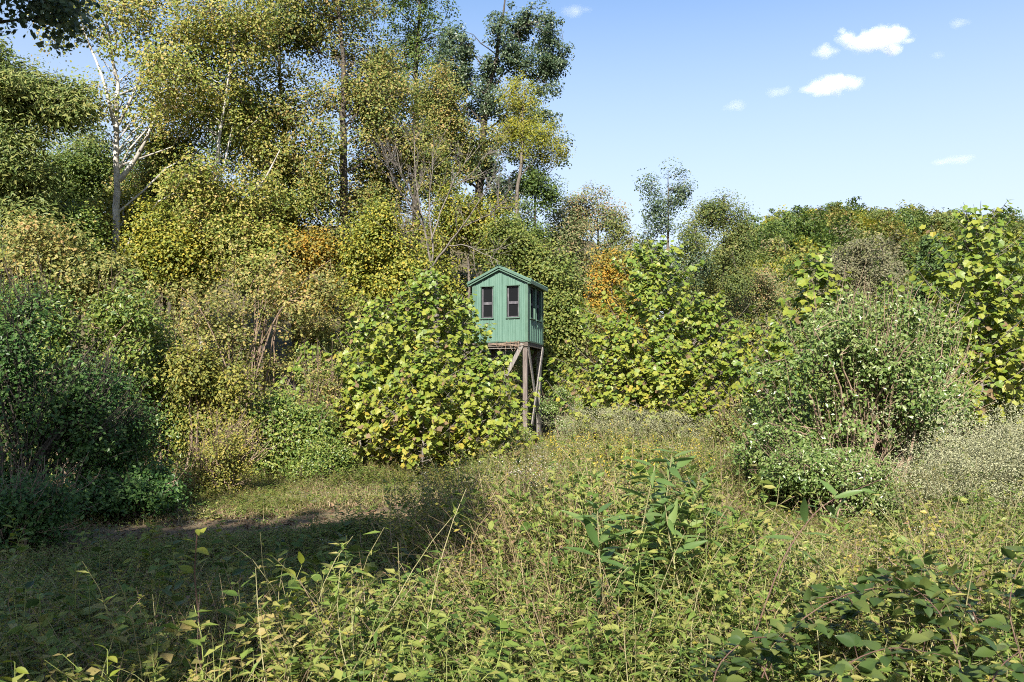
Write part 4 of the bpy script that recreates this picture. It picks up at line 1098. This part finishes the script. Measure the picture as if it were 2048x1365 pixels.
# ------------------------------------------------------------------ shade trees beside and behind the camera
def shade_trees():
    b = np.array([-5.6, 2.6, 0.]); b[2] = float(ground_h(b[0], b[1]))
    make_tree('maple_tree', 'dark shaded boughs hanging into the top left corner', [b, b + [.4, .3, 2.4], b + [1.2, .8, 4.6]], .12,
              [((-2.48, 4.1, 3.64), (.22, .3, .22)), ((-2.75, 4.0, 3.75), (.34, .4, .36)), ((-3.3, 3.8, 4.1), (.6, .6, .5)), ((-4.2, 3.4, 4.4), (.7, .7, .6))], M['oak'], M['darkbark'], 110, 80, .05, .15, 601, L_BROAD)
    for i, (x, y, h, z0, rx, lb) in enumerate(((-13.2, -9, 16.9, 6.0, 3.7, 'tall tree behind the camera shading the left thicket'), (-6.5, -9.5, 13.9, 11.3, 2.7, 'tree behind the camera shading the path edge'), (-9.7, -9.3, 15.6, 7.5, 2.7, 'slim tree behind the camera shading the foot of the thicket'), (-5.5, -8, 11.3, 5.2, 2.3, 'thin-leaved tree behind the camera dappling the near weeds'),
                                           (-18, -6, 18, 5.0, 5.0, 'far left tree behind the camera shading the left thicket'))):
        b = np.array([x, y, float(ground_h(x, y))])
        hc = (h - z0) / 2; c = b + [0, 0, (h + z0) / 2]
        make_tree('shade_tree', lb, [b, b + [.2, 0, h * .4], b + [0, 0, h * .85]], .3, [(c, (rx * .85, rx * .8, hc * .95)), (c + [-rx * .45, 0, -hc * .1], (rx * .6, rx * .6, hc * .7)), (c + [rx * .45, .4, -hc * .12], (rx * .6, rx * .6, hc * .7))],
                  M['dark'], M['bark'], (125, 85, 125, 24, 125)[i], 26, .45, .85, 610 + i, L_BROAD)
shade_trees()

# ------------------------------------------------------------------ undergrowth (uncountable): scattered tufts
def scatter(name, label, cat, protos, pts, rot, scl, idx):
    c = bpy.data.collections.new(name + '_kinds')
    for i, me in enumerate(protos):
        o = bpy.data.objects.new('%s_%02d' % (name, i), me); c.objects.link(o)
    me = bpy.data.meshes.new(name)
    n = len(pts)
    me.vertices.add(n); me.vertices.foreach_set('co', np.asarray(pts, np.float32).ravel())
    for an, tp, dv, arr in (('rot', 'FLOAT_VECTOR', 'vector', rot), ('scl', 'FLOAT_VECTOR', 'vector', scl), ('idx', 'INT', 'value', idx)):
        at_ = me.attributes.new(an, tp, 'POINT'); at_.data.foreach_set(dv, np.asarray(arr, np.int32 if tp == 'INT' else np.float32).ravel())
    me.update()
    o = link(name, me); tag(o, label, cat, kind='stuff')
    ng = bpy.data.node_groups.new(name, 'GeometryNodeTree')
    ng.interface.new_socket(name='Geometry', in_out='INPUT', socket_type='NodeSocketGeometry')
    ng.interface.new_socket(name='Geometry', in_out='OUTPUT', socket_type='NodeSocketGeometry')
    N = ng.nodes; gi = N.new('NodeGroupInput'); go = N.new('NodeGroupOutput')
    ci = N.new('GeometryNodeCollectionInfo'); ci.inputs['Collection'].default_value = c
    ci.inputs['Separate Children'].default_value = True; ci.inputs['Reset Children'].default_value = True
    ip = N.new('GeometryNodeInstanceOnPoints'); ip.inputs['Pick Instance'].default_value = True
    def attr(nm, ty):
        a = N.new('GeometryNodeInputNamedAttribute'); a.data_type = ty; a.inputs['Name'].default_value = nm
        return [s for s in a.outputs if s.enabled and s.name == 'Attribute'][0]
    er = N.new('FunctionNodeEulerToRotation')
    ng.links.new(attr('rot', 'FLOAT_VECTOR'), er.inputs[0])
    ng.links.new(gi.outputs[0], ip.inputs['Points']); ng.links.new(ci.outputs[0], ip.inputs['Instance'])
    ng.links.new(er.outputs[0], ip.inputs['Rotation']); ng.links.new(attr('scl', 'FLOAT_VECTOR'), ip.inputs['Scale'])
    ng.links.new(attr('idx', 'INT'), ip.inputs['Instance Index'])
    ng.links.new(ip.outputs[0], go.inputs[0])
    md = o.modifiers.new('scatter', 'NODES'); md.node_group = ng
    return o

def blades(G, n, h, rad, r, width=.008, mi=0, bend=.5, k=4):
    base = np.stack([r.normal(0, rad, n), r.normal(0, rad, n), np.zeros(n)], -1)
    az = r.uniform(0, 6.28, n); L = h * r.uniform(.45, 1.1, n); b = bend * r.uniform(.1, 1.2, n)
    dx = np.stack([np.cos(az), np.sin(az), np.zeros(n)], -1)
    t = np.linspace(0, 1, k + 1)
    C = base[:, None] + (dx[:, None] * (b * L)[:, None, None] * t[None, :, None] ** 2) + np.array([0, 0, 1.]) * (L[:, None, None] * (t - .35 * np.minimum(b, 1)[:, None] * t ** 2.5)[..., None])
    sd = np.stack([-np.sin(az + r.normal(0, .6, n)), np.cos(az), np.zeros(n)], -1)
    wv = width * r.uniform(.6, 1.3, n)[:, None] * (1 - t ** 1.5 * .95)[None]
    A = C - sd[:, None] * wv[..., None]; B = C + sd[:, None] * wv[..., None]
    V = np.stack([A, B], 2).reshape(-1, 3)
    i = np.arange(n)[:, None] * (k + 1) * 2; j = np.arange(k)[None] * 2
    a = i + j
    G.add(V, np.stack([np.stack([a, a + 1, a + 3], -1), np.stack([a, a + 3, a + 2], -1)], -2).reshape(-1, 3), mi)

def weed(G, r, h, ns, nl, lsize, tmpl, rad=.12, stem_mi=1, leaf_mi=0, droop=.3, lean=.25, start=.1):
    tips = []
    for _ in range(ns):
        s = np.array([r.normal(0, rad), r.normal(0, rad), 0.]); e = s + np.array([r.normal(0, lean * h), r.normal(0, lean * h), h * r.uniform(.6, 1.1)])
        q = bez(s[None], ((s + e) / 2 + [r.normal(0, .17 * h), r.normal(0, .17 * h), h * .14])[None], e[None], 7)
        tubes(G, q, np.linspace(.0024, .0010, 7)[None] * (.6 + h * .5), 3, stem_mi)
        t = np.sort(r.uniform(start, 1, nl)); P = np.stack([np.interp(t, np.linspace(0, 1, 7), q[0][:, j]) for j in range(3)], -1)
        az = np.arange(nl) * 2.4 + r.uniform(0, 6); d = np.stack([np.cos(az), np.sin(az), r.uniform(-droop, .5, nl)], -1)
        nn = np.stack([-np.cos(az) * .3, -np.sin(az) * .3, np.ones(nl)], -1) + r.normal(0, .35, (nl, 3))
        leaves(G, P, lsize * r.uniform(.6, 1.2, nl) * (1.1 - .5 * t), nn, tmpl, r, mi=leaf_mi, dirs=d)
        tips.append(e)
    return tips

def undergrowth():
    r = rng_(700)
    def meshes(fn, n, mats, nm):
        out = []
        for i in range(n):
            G = Geo(); fn(G, rng_(800 + i * 7 + len(nm)), i); out.append(G.mesh(nm, mats))
        return out
    def field(n, y0, y1, seed, dens=None, pw=1.0, margin=1.12):
        q = rng_(seed)
        u = q.uniform(0, 1, n)
        Y = (y0 ** pw + u * (y1 ** pw - y0 ** pw)) ** (1 / pw)
        X = q.uniform(-1, 1, n) * Y * .643 * margin
        keep = np.ones(n, bool)
        if dens is not None: keep = q.uniform(0, 1, n) < dens(X, Y)
        return X[keep], Y[keep], q
    def hmap(X, Y):
        # how tall the growth stands: mown on the path, short beside it and on the left, tall in the open field
        d = path_dist(X, Y)
        clear = sstep(.75, 1.5, d)
        back = 1 - .62 * (1 - sstep(-1.6, .2, X)) * sstep(9.0, 9.8, Y) * (1 - sstep(13.0, 15.0, Y))
        front = np.where(X < -.6, np.clip(2.67 - .367 * Y, .30, 1.25), 1.0)
        front = np.where(Y > 9.3, np.where(X < -.6, .62, 1.0), front)
        mix = sstep(-1.1, .1, X)
        front = np.where(X < -.6, front, front) * (1 - mix) + mix * 1.0
        lump = .82 + .45 * wobble(X, Y, 1.6, 3.0)
        az = X / Y
        sect = sstep(.22, .30, az) * (1 - sstep(.50, .56, az)) * (Y < 11.5)
        front = front * (1 - sect) + sect * np.clip(1.28 - .135 * Y, .22, .9)
        far = 1 - .55 * sstep(19, 23, Y)
        mound = 1 + .3 * np.exp(-((X - .9) / 1.6) ** 2) * sstep(3, 5, Y) * (1 - sstep(8, 12, Y))
        return np.clip(clear * back, .05, 1) * front * np.clip(lump, .35, 1.25) * far * mound
    def patch(X, Y, s, seed, lo=-.15, hi=.45):
        return .12 + .88 * sstep(lo, hi, wobble(X, Y, s, seed))
    def offpath(X, Y):
        return .12 + .88 * sstep(.55, 1.2, path_dist(X, Y))
    def put(name, label, cat, protos, X, Y, q, base=1.0, tilt=.09, mod=True, zmul=None):
        n = len(X)
        h = hmap(X, Y) if mod else np.ones(n)
        s = base * q.uniform(.7, 1.25, n)
        near = sstep(1.8, 4.0, Y) * .35 + .65
        sz = s * np.maximum(h, .12) * near
        sx = s * (.55 + .45 * h)
        P = np.stack([X, Y, ground_h(X, Y) - .02], -1)
        rot = np.stack([q.normal(0, tilt, n), q.normal(0, tilt, n), q.uniform(0, 6.28, n)], -1)
        scatter(name, label, cat, protos, P, rot, np.stack([sx, sx, sz], -1), q.integers(0, len(protos), n))
    # grass
    pg = meshes(lambda G, q, i: (blades(G, 60, .8, .17, q, .0036, 0, .8), blades(G, 34, .7, .19, q, .0028, 1, 1.0)), 4, [M['grassg'], M['straw']], 'grass_tuft')
    X, Y, q = field(8500, 2.6, 34, 1, lambda x, y: np.where(x > -1, np.where(y < 8, .65, .95), .25) * offpath(x, y) * patch(x, y, 1.5, 2.), 1.7)
    put('field_grass', 'tall green and straw-coloured grass covering the open field', 'grass', pg, X, Y, q)
    # straw stalks
    ps = meshes(lambda G, q, i: (blades(G, 26, .9, .16, q, .0028, 0, 1.1), weed(G, q, .8, 6, 4, .04, L_RHOMB, leaf_mi=1, stem_mi=0, start=.5)), 3, [M['straw'], M['dead']], 'dry_stalks')
    X, Y, q = field(10000, 3.6, 30, 2, lambda x, y: np.where(x > -.5, 1.0, .4) * offpath(x, y) * patch(x, y, 1.2, 5.), 1.6)
    put('dry_stalks', 'dry brown stalks and bent straw among the green weeds', 'weeds', ps, X, Y, q, base=1.0)
    # leafy weeds, small and broad leaves
    pw_ = meshes(lambda G, q, i: weed(G, q, .62, 8, 22, (.055, .06, .05, .07, .085)[i], L_OVATE if i % 2 else L_RHOMB, rad=.15, lean=.35), 5, [M['weed'], M['greenstem']], 'leafy_weed')
    X, Y, q = field(4600, 2.2, 22, 3, lambda x, y: offpath(x, y) * patch(x, y, 1.3, 7., -.4, .3), 1.45)
    put('leafy_weeds', 'knee-high leafy green weeds filling the foreground', 'weeds', pw_, X, Y, q, base=1.2)
    # lance-leaved weeds
    pl = meshes(lambda G, q, i: weed(G, q, .8, 6, 24, .085, L_LANCE, rad=.14, droop=.5), 4, [M['weed'], M['palestem']], 'lance_weed')
    X, Y, q = field(5200, 2.4, 26, 4, lambda x, y: np.where(x > -1.5, 1.0, .6) * offpath(x, y) * patch(x, y, 1.4, 9.), 1.5)
    put('narrow_leaved_weeds', 'narrow-leaved upright weeds with pale stems among the grass', 'weeds', pl, X, Y, q, base=1.15)
    # fine twiggy greenery
    pf = meshes(lambda G, q, i: weed(G, q, .6, 10, 30, .038, L_RHOMB, rad=.18, lean=.4), 3, [M['bushy'], M['twig']], 'fine_weed')
    X, Y, q = field(11000, 2.4, 28, 5, lambda x, y: offpath(x, y) * patch(x, y, 1.7, 11., -.3, .3), 1.5)
    put('fine_leaved_weeds', 'fine-leaved sprawling weeds between the taller plants', 'weeds', pf, X, Y, q, base=1.25)
    # ground cover
    pc = meshes(lambda G, q, i: (weed(G, q, .15, 6, 5, .055, L_RHOMB, rad=.2, lean=.8), blades(G, 70, .13, .22, q, .0035, 2, .9)), 3, [M['weed'], M['greenstem'], M['straw']], 'ground_cover')
    X, Y, q = field(7000, 2.2, 24, 6, offpath, 1.6)
    put('ground_cover', 'low creeping leaves and short grass on the mown path and bare ground', 'ground cover', pc, X, Y, q, mod=False)
    # leaf litter
    def lit(G, q, i):
        P = np.stack([q.normal(0, .25, 30), q.normal(0, .25, 30), q.uniform(.01, .05, 30)], -1)
        leaves(G, P, q.uniform(.04, .09, 30), q.normal(0, .4, (30, 3)) + [0, 0, 1], L_OVATE, q)
    pd = meshes(lit, 3, [M['dead']], 'leaf_litter')
    X, Y, q = field(1500, 2.2, 16, 7, None, 1.5)
    put('leaf_litter', 'fallen brown leaves lying under the weeds', 'leaf litter', pd, X, Y, q, mod=False, tilt=.03)
    # white flower heads
    def flw(G, q, i):
        tips = weed(G, q, .75, 8, 10, .05, L_LANCE, rad=.14, lean=.2)
        for e in tips:
            n = 16; P = e + q.normal(0, .05, (n, 3)) * [1, 1, .5]
            leaves(G, P, q.uniform(.010, .019, n), q.normal(0, .5, (n, 3)) + [0, -.2, 1], L_RHOMB, q, mi=2)
    pfw = meshes(flw, 3, [M['weed'], M['palestem'], M['white']], 'white_flower')
    q = rng_(30)
    c = [(1190, 15.5, 1.0, 26), (1250, 17.5, 1.2, 40), (1330, 18, 1.0, 20), (960, 9.5, .6, 12), (900, 9.0, .5, 10), (1050, 9.5, .8, 8), (1750, 6.0, .35, 6), (660, 12.5, .8, 14), (780, 12.2, .8, 14), (500, 10.6, .5, 10)]
    X = np.concatenate([(px - 1024) / F * Y + q.normal(0, sd, n) for px, Y, sd, n in c]); Y = np.concatenate([Y + q.normal(0, sd, n) for px, Y, sd, n in c])
    put('white_flowers', 'small white flower heads scattered in the grass', 'flowers', pfw, X, Y, q)
    # pale seed-fluff mound at the right
    def flf(G, q, i):
        tips = weed(G, q, 1.0, 10, 14, .07, L_LANCE, rad=.18, lean=.16)
        for e in tips:
            n = 110; P = e + q.normal(0, .085, (n, 3)) * [1, 1, .35]
            leaves(G, P, q.uniform(.010, .021, n), q.normal(0, .6, (n, 3)) + [0, 0, .8], L_RHOMB, q, mi=2)
    pff = meshes(flf, 3, [M['weed'], M['palestem'], M['fluff']], 'seed_fluff')
    q = rng_(31)
    c = [(2040, 8.6, .4, 46), (2130, 9.2, .6, 50), (1955, 8.0, .25, 16), (1260, 19.5, .9, 30), (1330, 19, .7, 16)]
    X = np.concatenate([(px - 1024) / F * Y + q.normal(0, sd, n) for px, Y, sd, n in c]); Y = np.concatenate([Y + q.normal(0, sd * .8, n) for px, Y, sd, n in c])
    put('pale_seed_heads', 'pale fluffy seed heads massed at the right edge and below the right clump', 'seed heads', pff, X, Y, q, base=1.2, tilt=.08, mod=False)
    # goldenrod
    def gr(G, q, i):
        tips = weed(G, q, .9, 5, 16, .08, L_LANCE, rad=.1, lean=.15)
        for e in tips:
            n = 60; P = e + q.normal(0, .05, (n, 3)) * [1, 1, 1.6] - [0, 0, .06]
            leaves(G, P, q.uniform(.014, .03, n), q.normal(0, .6, (n, 3)) + [0, 0, .8], L_RHOMB, q, mi=2)
    pgr = meshes(gr, 3, [M['weed'], M['palestem'], M['goldenrod']], 'goldenrod')
    q = rng_(32)
    c = [(1210, 14.5, .4, 12), (1300, 12, .5, 3), (1240, 8, .3, 2)]
    X = np.concatenate([(px - 1024) / F * Y + q.normal(0, sd, n) for px, Y, sd, n in c]); Y = np.concatenate([Y + q.normal(0, sd * .8, n) for px, Y, sd, n in c])
    put('goldenrod', 'yellow goldenrod plumes in the grass below the right clump', 'flowers', pgr, X, Y, q)
undergrowth()

# ------------------------------------------------------------------ single plants near the camera
NEAR = {}
def near_leaf(kind):
    if kind not in NEAR:
        tm, mt = {'lance': (None, M['lance']), 'ovate': (None, M['bramble']), 'light': (None, M['weed']), 'yellow': (None, M['sap'][1])}[kind]
        k = 9; t = np.linspace(0, 1, k)
        wmax = .10 if kind == 'lance' else .24 if kind == 'light' or kind == 'yellow' else .34
        wd = wmax * np.sin(np.pi * np.clip(t, 0, 1) ** (.75 if kind != 'lance' else .8)) + .004
        z = -.16 * t ** 2
        V = []; 
        for i in range(k):
            e = wd[i] * (1 + (.07 if i % 2 else -.05) * (kind == 'ovate'))
            V += [(-e, t[i], z[i] + .22 * e), (-e * .5, t[i] - .02, z[i] + .12 * e), (0, t[i], z[i]), (e * .5, t[i] - .02, z[i] + .12 * e), (e, t[i], z[i] + .22 * e)]
        Fs = []
        for i in range(k - 1):
            for j in range(4):
                a = i * 5 + j
                Fs += [(a, a + 1, a + 6), (a, a + 6, a + 5)]
        G = Geo(); G.add(V, Fs); NEAR[kind] = G.mesh('plant_leaf', [mt], smooth=True)
    return NEAR[kind]

def stalk(name, label, pts, r0, leafs, kind, mat, group=None, seed=1, cat='plant', lsize=.12, n=16, start=.3, end=1.0, droop=.3, trifoliate=False):
    r = rng_(seed)
    P = np.array(pts, float); base = P[0].copy()
    root = empty(name, base, label, cat, group)
    tt = np.linspace(0, len(P) - 1, 16)
    q = np.stack([np.interp(tt, range(len(P)), P[:, i]) for i in range(3)], -1)
    q[1:-1] = q[1:-1] * .5 + (q[:-2] + q[2:]) * .25; q[1:-1] = q[1:-1] * .5 + (q[:-2] + q[2:]) * .25
    G = Geo(); tubes(G, q, np.linspace(r0, r0 * .35, 16), 6)
    tl = np.linspace(start, end, n)
    for i, t in enumerate(tl):
        p = np.array([np.interp(t, np.linspace(0, 1, 16), q[:, j]) for j in range(3)])
        j = min(int(t * 15), 14); ax = norm(q[j + 1] - q[j])
        az = i * 2.4 + r.uniform(-.3, .3)
        side = norm(np.cross(ax, [.3, .9, .2])); up = np.cross(side, ax)
        out = side * math.cos(az) + up * math.sin(az)
        d = norm(out + ax * .35 + np.array([0, 0, r.uniform(-droop * 1.6, .35)]))
        pet = p + d * lsize * (.5 if trifoliate else .08)
        tubes(G, np.stack([p, (p + pet) / 2, pet]), np.array([r0 * .35, r0 * .3, r0 * .25]), 3)
        sz = lsize * r.uniform(.7, 1.15) * (1 - .35 * max(0, t - .75) / .25)
        ds = [d] if not trifoliate else [d, norm(d * .35 + np.cross(d, [0, 0, 1.]) * .9), norm(d * .35 - np.cross(d, [0, 0, 1.]) * .9)]
        for dd in ds:
            n_ = norm(np.array([0, 0, 1.]) - .3 * dd + r.normal(0, .35, 3))
            place_leaf(near_leaf(kind), pet, dd, n_, sz * (1 if dd is d else .8), root, base)
    link('stem', G.mesh('stem', [mat], base, smooth=True), root)
    return root

def near_plants():
    def g(px, Y): return gbase(px, Y)
    r = rng_(900)
    # tall lance-leaved weeds right of centre
    sp = [(1222, 1350, 1310, 930, 4.6, 'tallest lance-leaved weed right of the centre'), (1290, 1365, 1345, 900, 4.9, 'lance-leaved weed with a bushy top right of the tallest one'),
          (1205, 1365, 1195, 1010, 4.2, 'lance-leaved weed leaning left of the tallest one'), (1330, 1365, 1400, 950, 5.2, 'lance-leaved weed leaning right towards the silvery shrub'),
          (1250, 1365, 1255, 1120, 4.4, 'short lance-leaved weed among the pale stems'), (1380, 1365, 1330, 1010, 4.4, 'lance-leaved weed crossing the leaning ones')]
    for i, (p0, y0, p1, y1, Y, lb) in enumerate(sp):
        b = g(p0, Y); e = at(p1, y1, Y + .1)
        stalk('lance_leaved_weed', lb, [b, b * .6 + e * .4 + [.02, 0, .05], b * .25 + e * .75, e], .0065, None, 'lance', M['palestem'], 'tall weeds right of the centre', 910 + i, lsize=.235, n=30, start=.40, droop=1.2)
    # leaning dark stem with hanging leaves
    b = g(1430, 3.6)
    stalk('leaning_weed', 'dark leaning stem with long hanging leaves and yellow tip fruit', [b, at(1560, 1120, 3.6), at(1640, 1010, 3.7), at(1760, 960, 3.8)], .0045, None, 'lance', M['redcane'], None, 930, lsize=.16, n=18, start=.35, droop=1.1)
    # lone stalk at the left
    b = g(410, 3.4)
    stalk('lone_stalk', 'lone thin stalk with a few oval bright leaves in the left foreground', [b, at(400, 1250, 3.4), at(388, 1150, 3.4), at(395, 1060, 3.4)], .006, None, 'yellow', M['redcane'], None, 931, lsize=.085, n=8, start=.68, droop=.3)
    b = g(395, 3.4)
    # mid-left weeds in the shade edge
    for i, (px, Y, top, lb) in enumerate(((560, 6.0, 1090, 'bushy pale-leaved weed at the shadow edge'), (470, 6.2, 1110, 'upright weed left of the bushy one at the shadow edge'), (640, 6.4, 1095, 'thin weed right of the bushy one at the shadow edge'),
                                          (160, 4.6, 1130, 'tall leafy weed in the left shade'), (250, 4.2, 1180, 'leafy weed in the lower left shade'), (735, 5.0, 1130, 'leafy weed left of the dry stalks'), (300, 5.2, 1120, 'leaning weed in the left shade'),
                                          (80, 3.8, 1190, 'broad-leaved weed at the left edge'), (590, 4.2, 1230, 'green weed in the dappled bottom of the view'))):
        b = g(px, Y); e = at(px + r.normal(0, 12), top, Y)
        stalk('leafy_weed', lb, [b, (b + e) / 2 + [r.normal(0, .03), 0, .03], e], .006, None, 'light', M['greenstem'], 'shaded weeds at the left', 940 + i, lsize=.115, n=18, start=.25, droop=.4)
    for i in range(44):
        px = 10 + i * 19 + r.normal(0, 14); Y = r.uniform(3.5, 7.4); h_ = r.uniform(.40, .58) if Y > 5 else r.uniform(.5, .75)
        b = g(px, Y); e = b + [r.normal(0, .08), r.normal(0, .08), h_]
        stalk('leafy_weed', 'broad-leaved weed scattered over the shaded left foreground', [b, (b + e) / 2 + [r.normal(0, .03), 0, .03], e], .0035, None, ('light', 'ovate', 'light', 'yellow')[i % 4], M['greenstem'], 'weeds scattered in the left shade', 1000 + i, lsize=r.uniform(.075, .12), n=int(r.integers(12, 20)), start=.2, droop=.5)
    # broad three-leaf plants bottom left
    for i, (px, Y, top, lb) in enumerate(((30, 3.0, 1325, 'low round-leaved seedling in the bottom left corner'), (215, 3.0, 1300, 'pale three-leaved seedling near the bottom left corner'))):
        b = g(px, Y); e = at(px, top, Y)
        stalk('seedling', lb, [b, (b + e) / 2, e], .005, None, 'yellow', M['greenstem'], None, 960 + i, lsize=.075, n=6, start=.8, droop=.1)
    # bramble canes at the right
    br = [([(1500, 1365, 2.9), (1600, 1230, 3.0), (1740, 1165, 3.0), (1900, 1200, 3.1), (1990, 1260, 3.1)], 'arching bramble cane with dark leaves at the lower right', 14),
          ([(1930, 1365, 2.7), (1900, 1250, 2.8), (1840, 1180, 2.9), (1760, 1150, 3.0)], 'bramble cane bending left at the lower right', 9),
          ([(2060, 1365, 2.8), (2010, 1220, 2.9), (2040, 1120, 3.0), (2090, 1080, 3.0)], 'bramble cane at the right edge', 9),
          ([(1640, 1420, 2.5), (1680, 1330, 2.5), (1780, 1290, 2.6), (1880, 1310, 2.6)], 'low bramble cane with a large ribbed leaf at the bottom right', 8),
          ([(1420, 1420, 2.7), (1430, 1330, 2.8), (1500, 1270, 2.8), (1580, 1280, 2.9)], 'short bramble cane at the bottom between weeds and thicket', 8),
          ([(1960, 1420, 2.4), (2000, 1330, 2.5), (2060, 1290, 2.6)], 'bramble shoot in the bottom right corner', 6),
          ([(1560, 1420, 2.9), (1540, 1340, 2.9), (1480, 1310, 3.0), (1400, 1330, 3.0)], 'bramble shoot bending left at the bottom', 8),
          ([(1780, 1420, 3.2), (1800, 1260, 3.3), (1700, 1190, 3.4), (1600, 1200, 3.4)], 'bramble cane arching left above the ribbed leaf', 9),
          ([(2020, 1420, 3.3), (1960, 1240, 3.4), (1890, 1140, 3.5), (1800, 1130, 3.5)], 'longest bramble cane arching up from the right corner', 10),
          ([(1480, 1420, 3.3), (1560, 1260, 3.4), (1640, 1230, 3.4), (1720, 1260, 3.5)], 'bramble cane dipping right beside the leaning stem', 8)]
    for i, (pts, lb, n) in enumerate(br):
        P = [at(a, b_, c) for a, b_, c in pts]
        b = P[0].copy(); b[2] = float(ground_h(b[0], b[1])); 
        stalk('bramble_cane', lb, [b] + P[1:] if P[0][2] < .5 else [b] + P, .0034, None, 'ovate', M['redcane'], 'brambles at the lower right', 970 + i, lsize=.078, n=int(n * 2.4), start=.25, droop=.5, trifoliate=True)
near_plants()

# ------------------------------------------------------------------ clouds
def clouds():
    D = 3000.0; k = D / F
    def cloud(label, parts, seed, dens=.03, soft=1.1):
        c0 = at(parts[0][0], parts[0][1], D)
        m, t, out = new_mat('cloud_vapour')
        v = t.nodes.new('ShaderNodeVolumePrincipled')
        v.inputs['Color'].default_value = (1, 1, 1, 1); v.inputs['Anisotropy'].default_value = .1
        tc = t.nodes.new('ShaderNodeTexCoord')
        field = None
        bm = bmesh.new()
        for (px, py, hw, hh) in parts:
            c = at(px, py, D) - c0
            r_ = np.array([hw * k, hw * k * .8, hh * k])
            bmesh.ops.create_icosphere(bm, subdivisions=3, radius=1.35, matrix=Matrix.Translation(Vector(c)) @ Matrix.Diagonal((*r_, 1)))
            a = t.nodes.new('ShaderNodeVectorMath'); a.operation = 'SUBTRACT'; t.links.new(tc.outputs['Object'], a.inputs[0]); a.inputs[1].default_value = c
            b = t.nodes.new('ShaderNodeVectorMath'); b.operation = 'DIVIDE'; t.links.new(a.outputs[0], b.inputs[0]); b.inputs[1].default_value = r_
            l = t.nodes.new('ShaderNodeVectorMath'); l.operation = 'LENGTH'; t.links.new(b.outputs[0], l.inputs[0])
            f = math_node(t, 'SUBTRACT', 1.0, l.outputs['Value'])
            field = f if field is None else math_node(t, 'MAXIMUM', field, f)
        mp = t.nodes.new('ShaderNodeMapping'); mp.inputs['Location'].default_value = (seed * 37.0, seed * 11.0, 0); t.links.new(tc.outputs['Object'], mp.inputs[0])
        n1 = noise_node(t, .016, 6, .62, vec=mp.outputs[0])
        n1 = math_node(t, 'SUBTRACT', n1, .5); n1 = math_node(t, 'MULTIPLY', n1, 2.1)
        f = math_node(t, 'ADD', field, n1)
        f = math_node(t, 'MAXIMUM', f, 0.0); f = math_node(t, 'DIVIDE', f, soft); f = math_node(t, 'MINIMUM', f, 1.0)
        f = math_node(t, 'MULTIPLY', f, dens)
        t.links.new(f, v.inputs['Density']); t.links.new(v.outputs[0], out.inputs['Volume'])
        m.cycles.volume_step_rate = .5
        me = bpy.data.meshes.new('cloud'); bm.to_mesh(me); bm.free(); me.materials.append(m)
        o = link('cloud', me, None, c0)
        md = o.modifiers.new('join', 'REMESH'); md.mode = 'VOXEL'; md.voxel_size = 6
        tag(o, label, 'cloud', 'small fair-weather clouds')
    cloud('largest white cloud high in the right-hand sky', [(1750, 82, 60, 19), (1695, 75, 24, 14), (1795, 75, 28, 20), (1785, 98, 24, 12), (1685, 62, 12, 8), (1815, 82, 16, 6)], 1)
    cloud('domed white cloud below the largest one', [(1660, 172, 42, 18), (1700, 168, 28, 14), (1645, 186, 24, 8), (1622, 180, 22, 9)], 2)
    cloud('small puff touching the lower left of the largest cloud', [(1650, 105, 26, 13), (1668, 103, 14, 9)], 3, .02)
    cloud('thin wisp left of the domed cloud', [(1555, 184, 28, 7), (1574, 178, 8, 6)], 4, .012)
    cloud('faint puff at the left end of the wisps', [(1469, 212, 24, 11)], 5, .008)
    cloud('thin wisp near the top right corner', [(1918, 47, 22, 8), (1925, 42, 8, 6)], 6, .008)
    cloud('thin cloud touching the oak top', [(1150, 22, 28, 10), (1170, 20, 16, 6)], 7, .01)
    cloud('flat low cloud streak near the right horizon', [(1912, 320, 38, 6), (1880, 325, 18, 5)], 8, .01)
    cloud('faint speck of cloud below the corner wisp', [(1875, 110, 16, 7)], 9, .004)
clouds()
print('tris', sum(len(m.polygons) for m in bpy.data.meshes), 'objects', len(SC.objects))
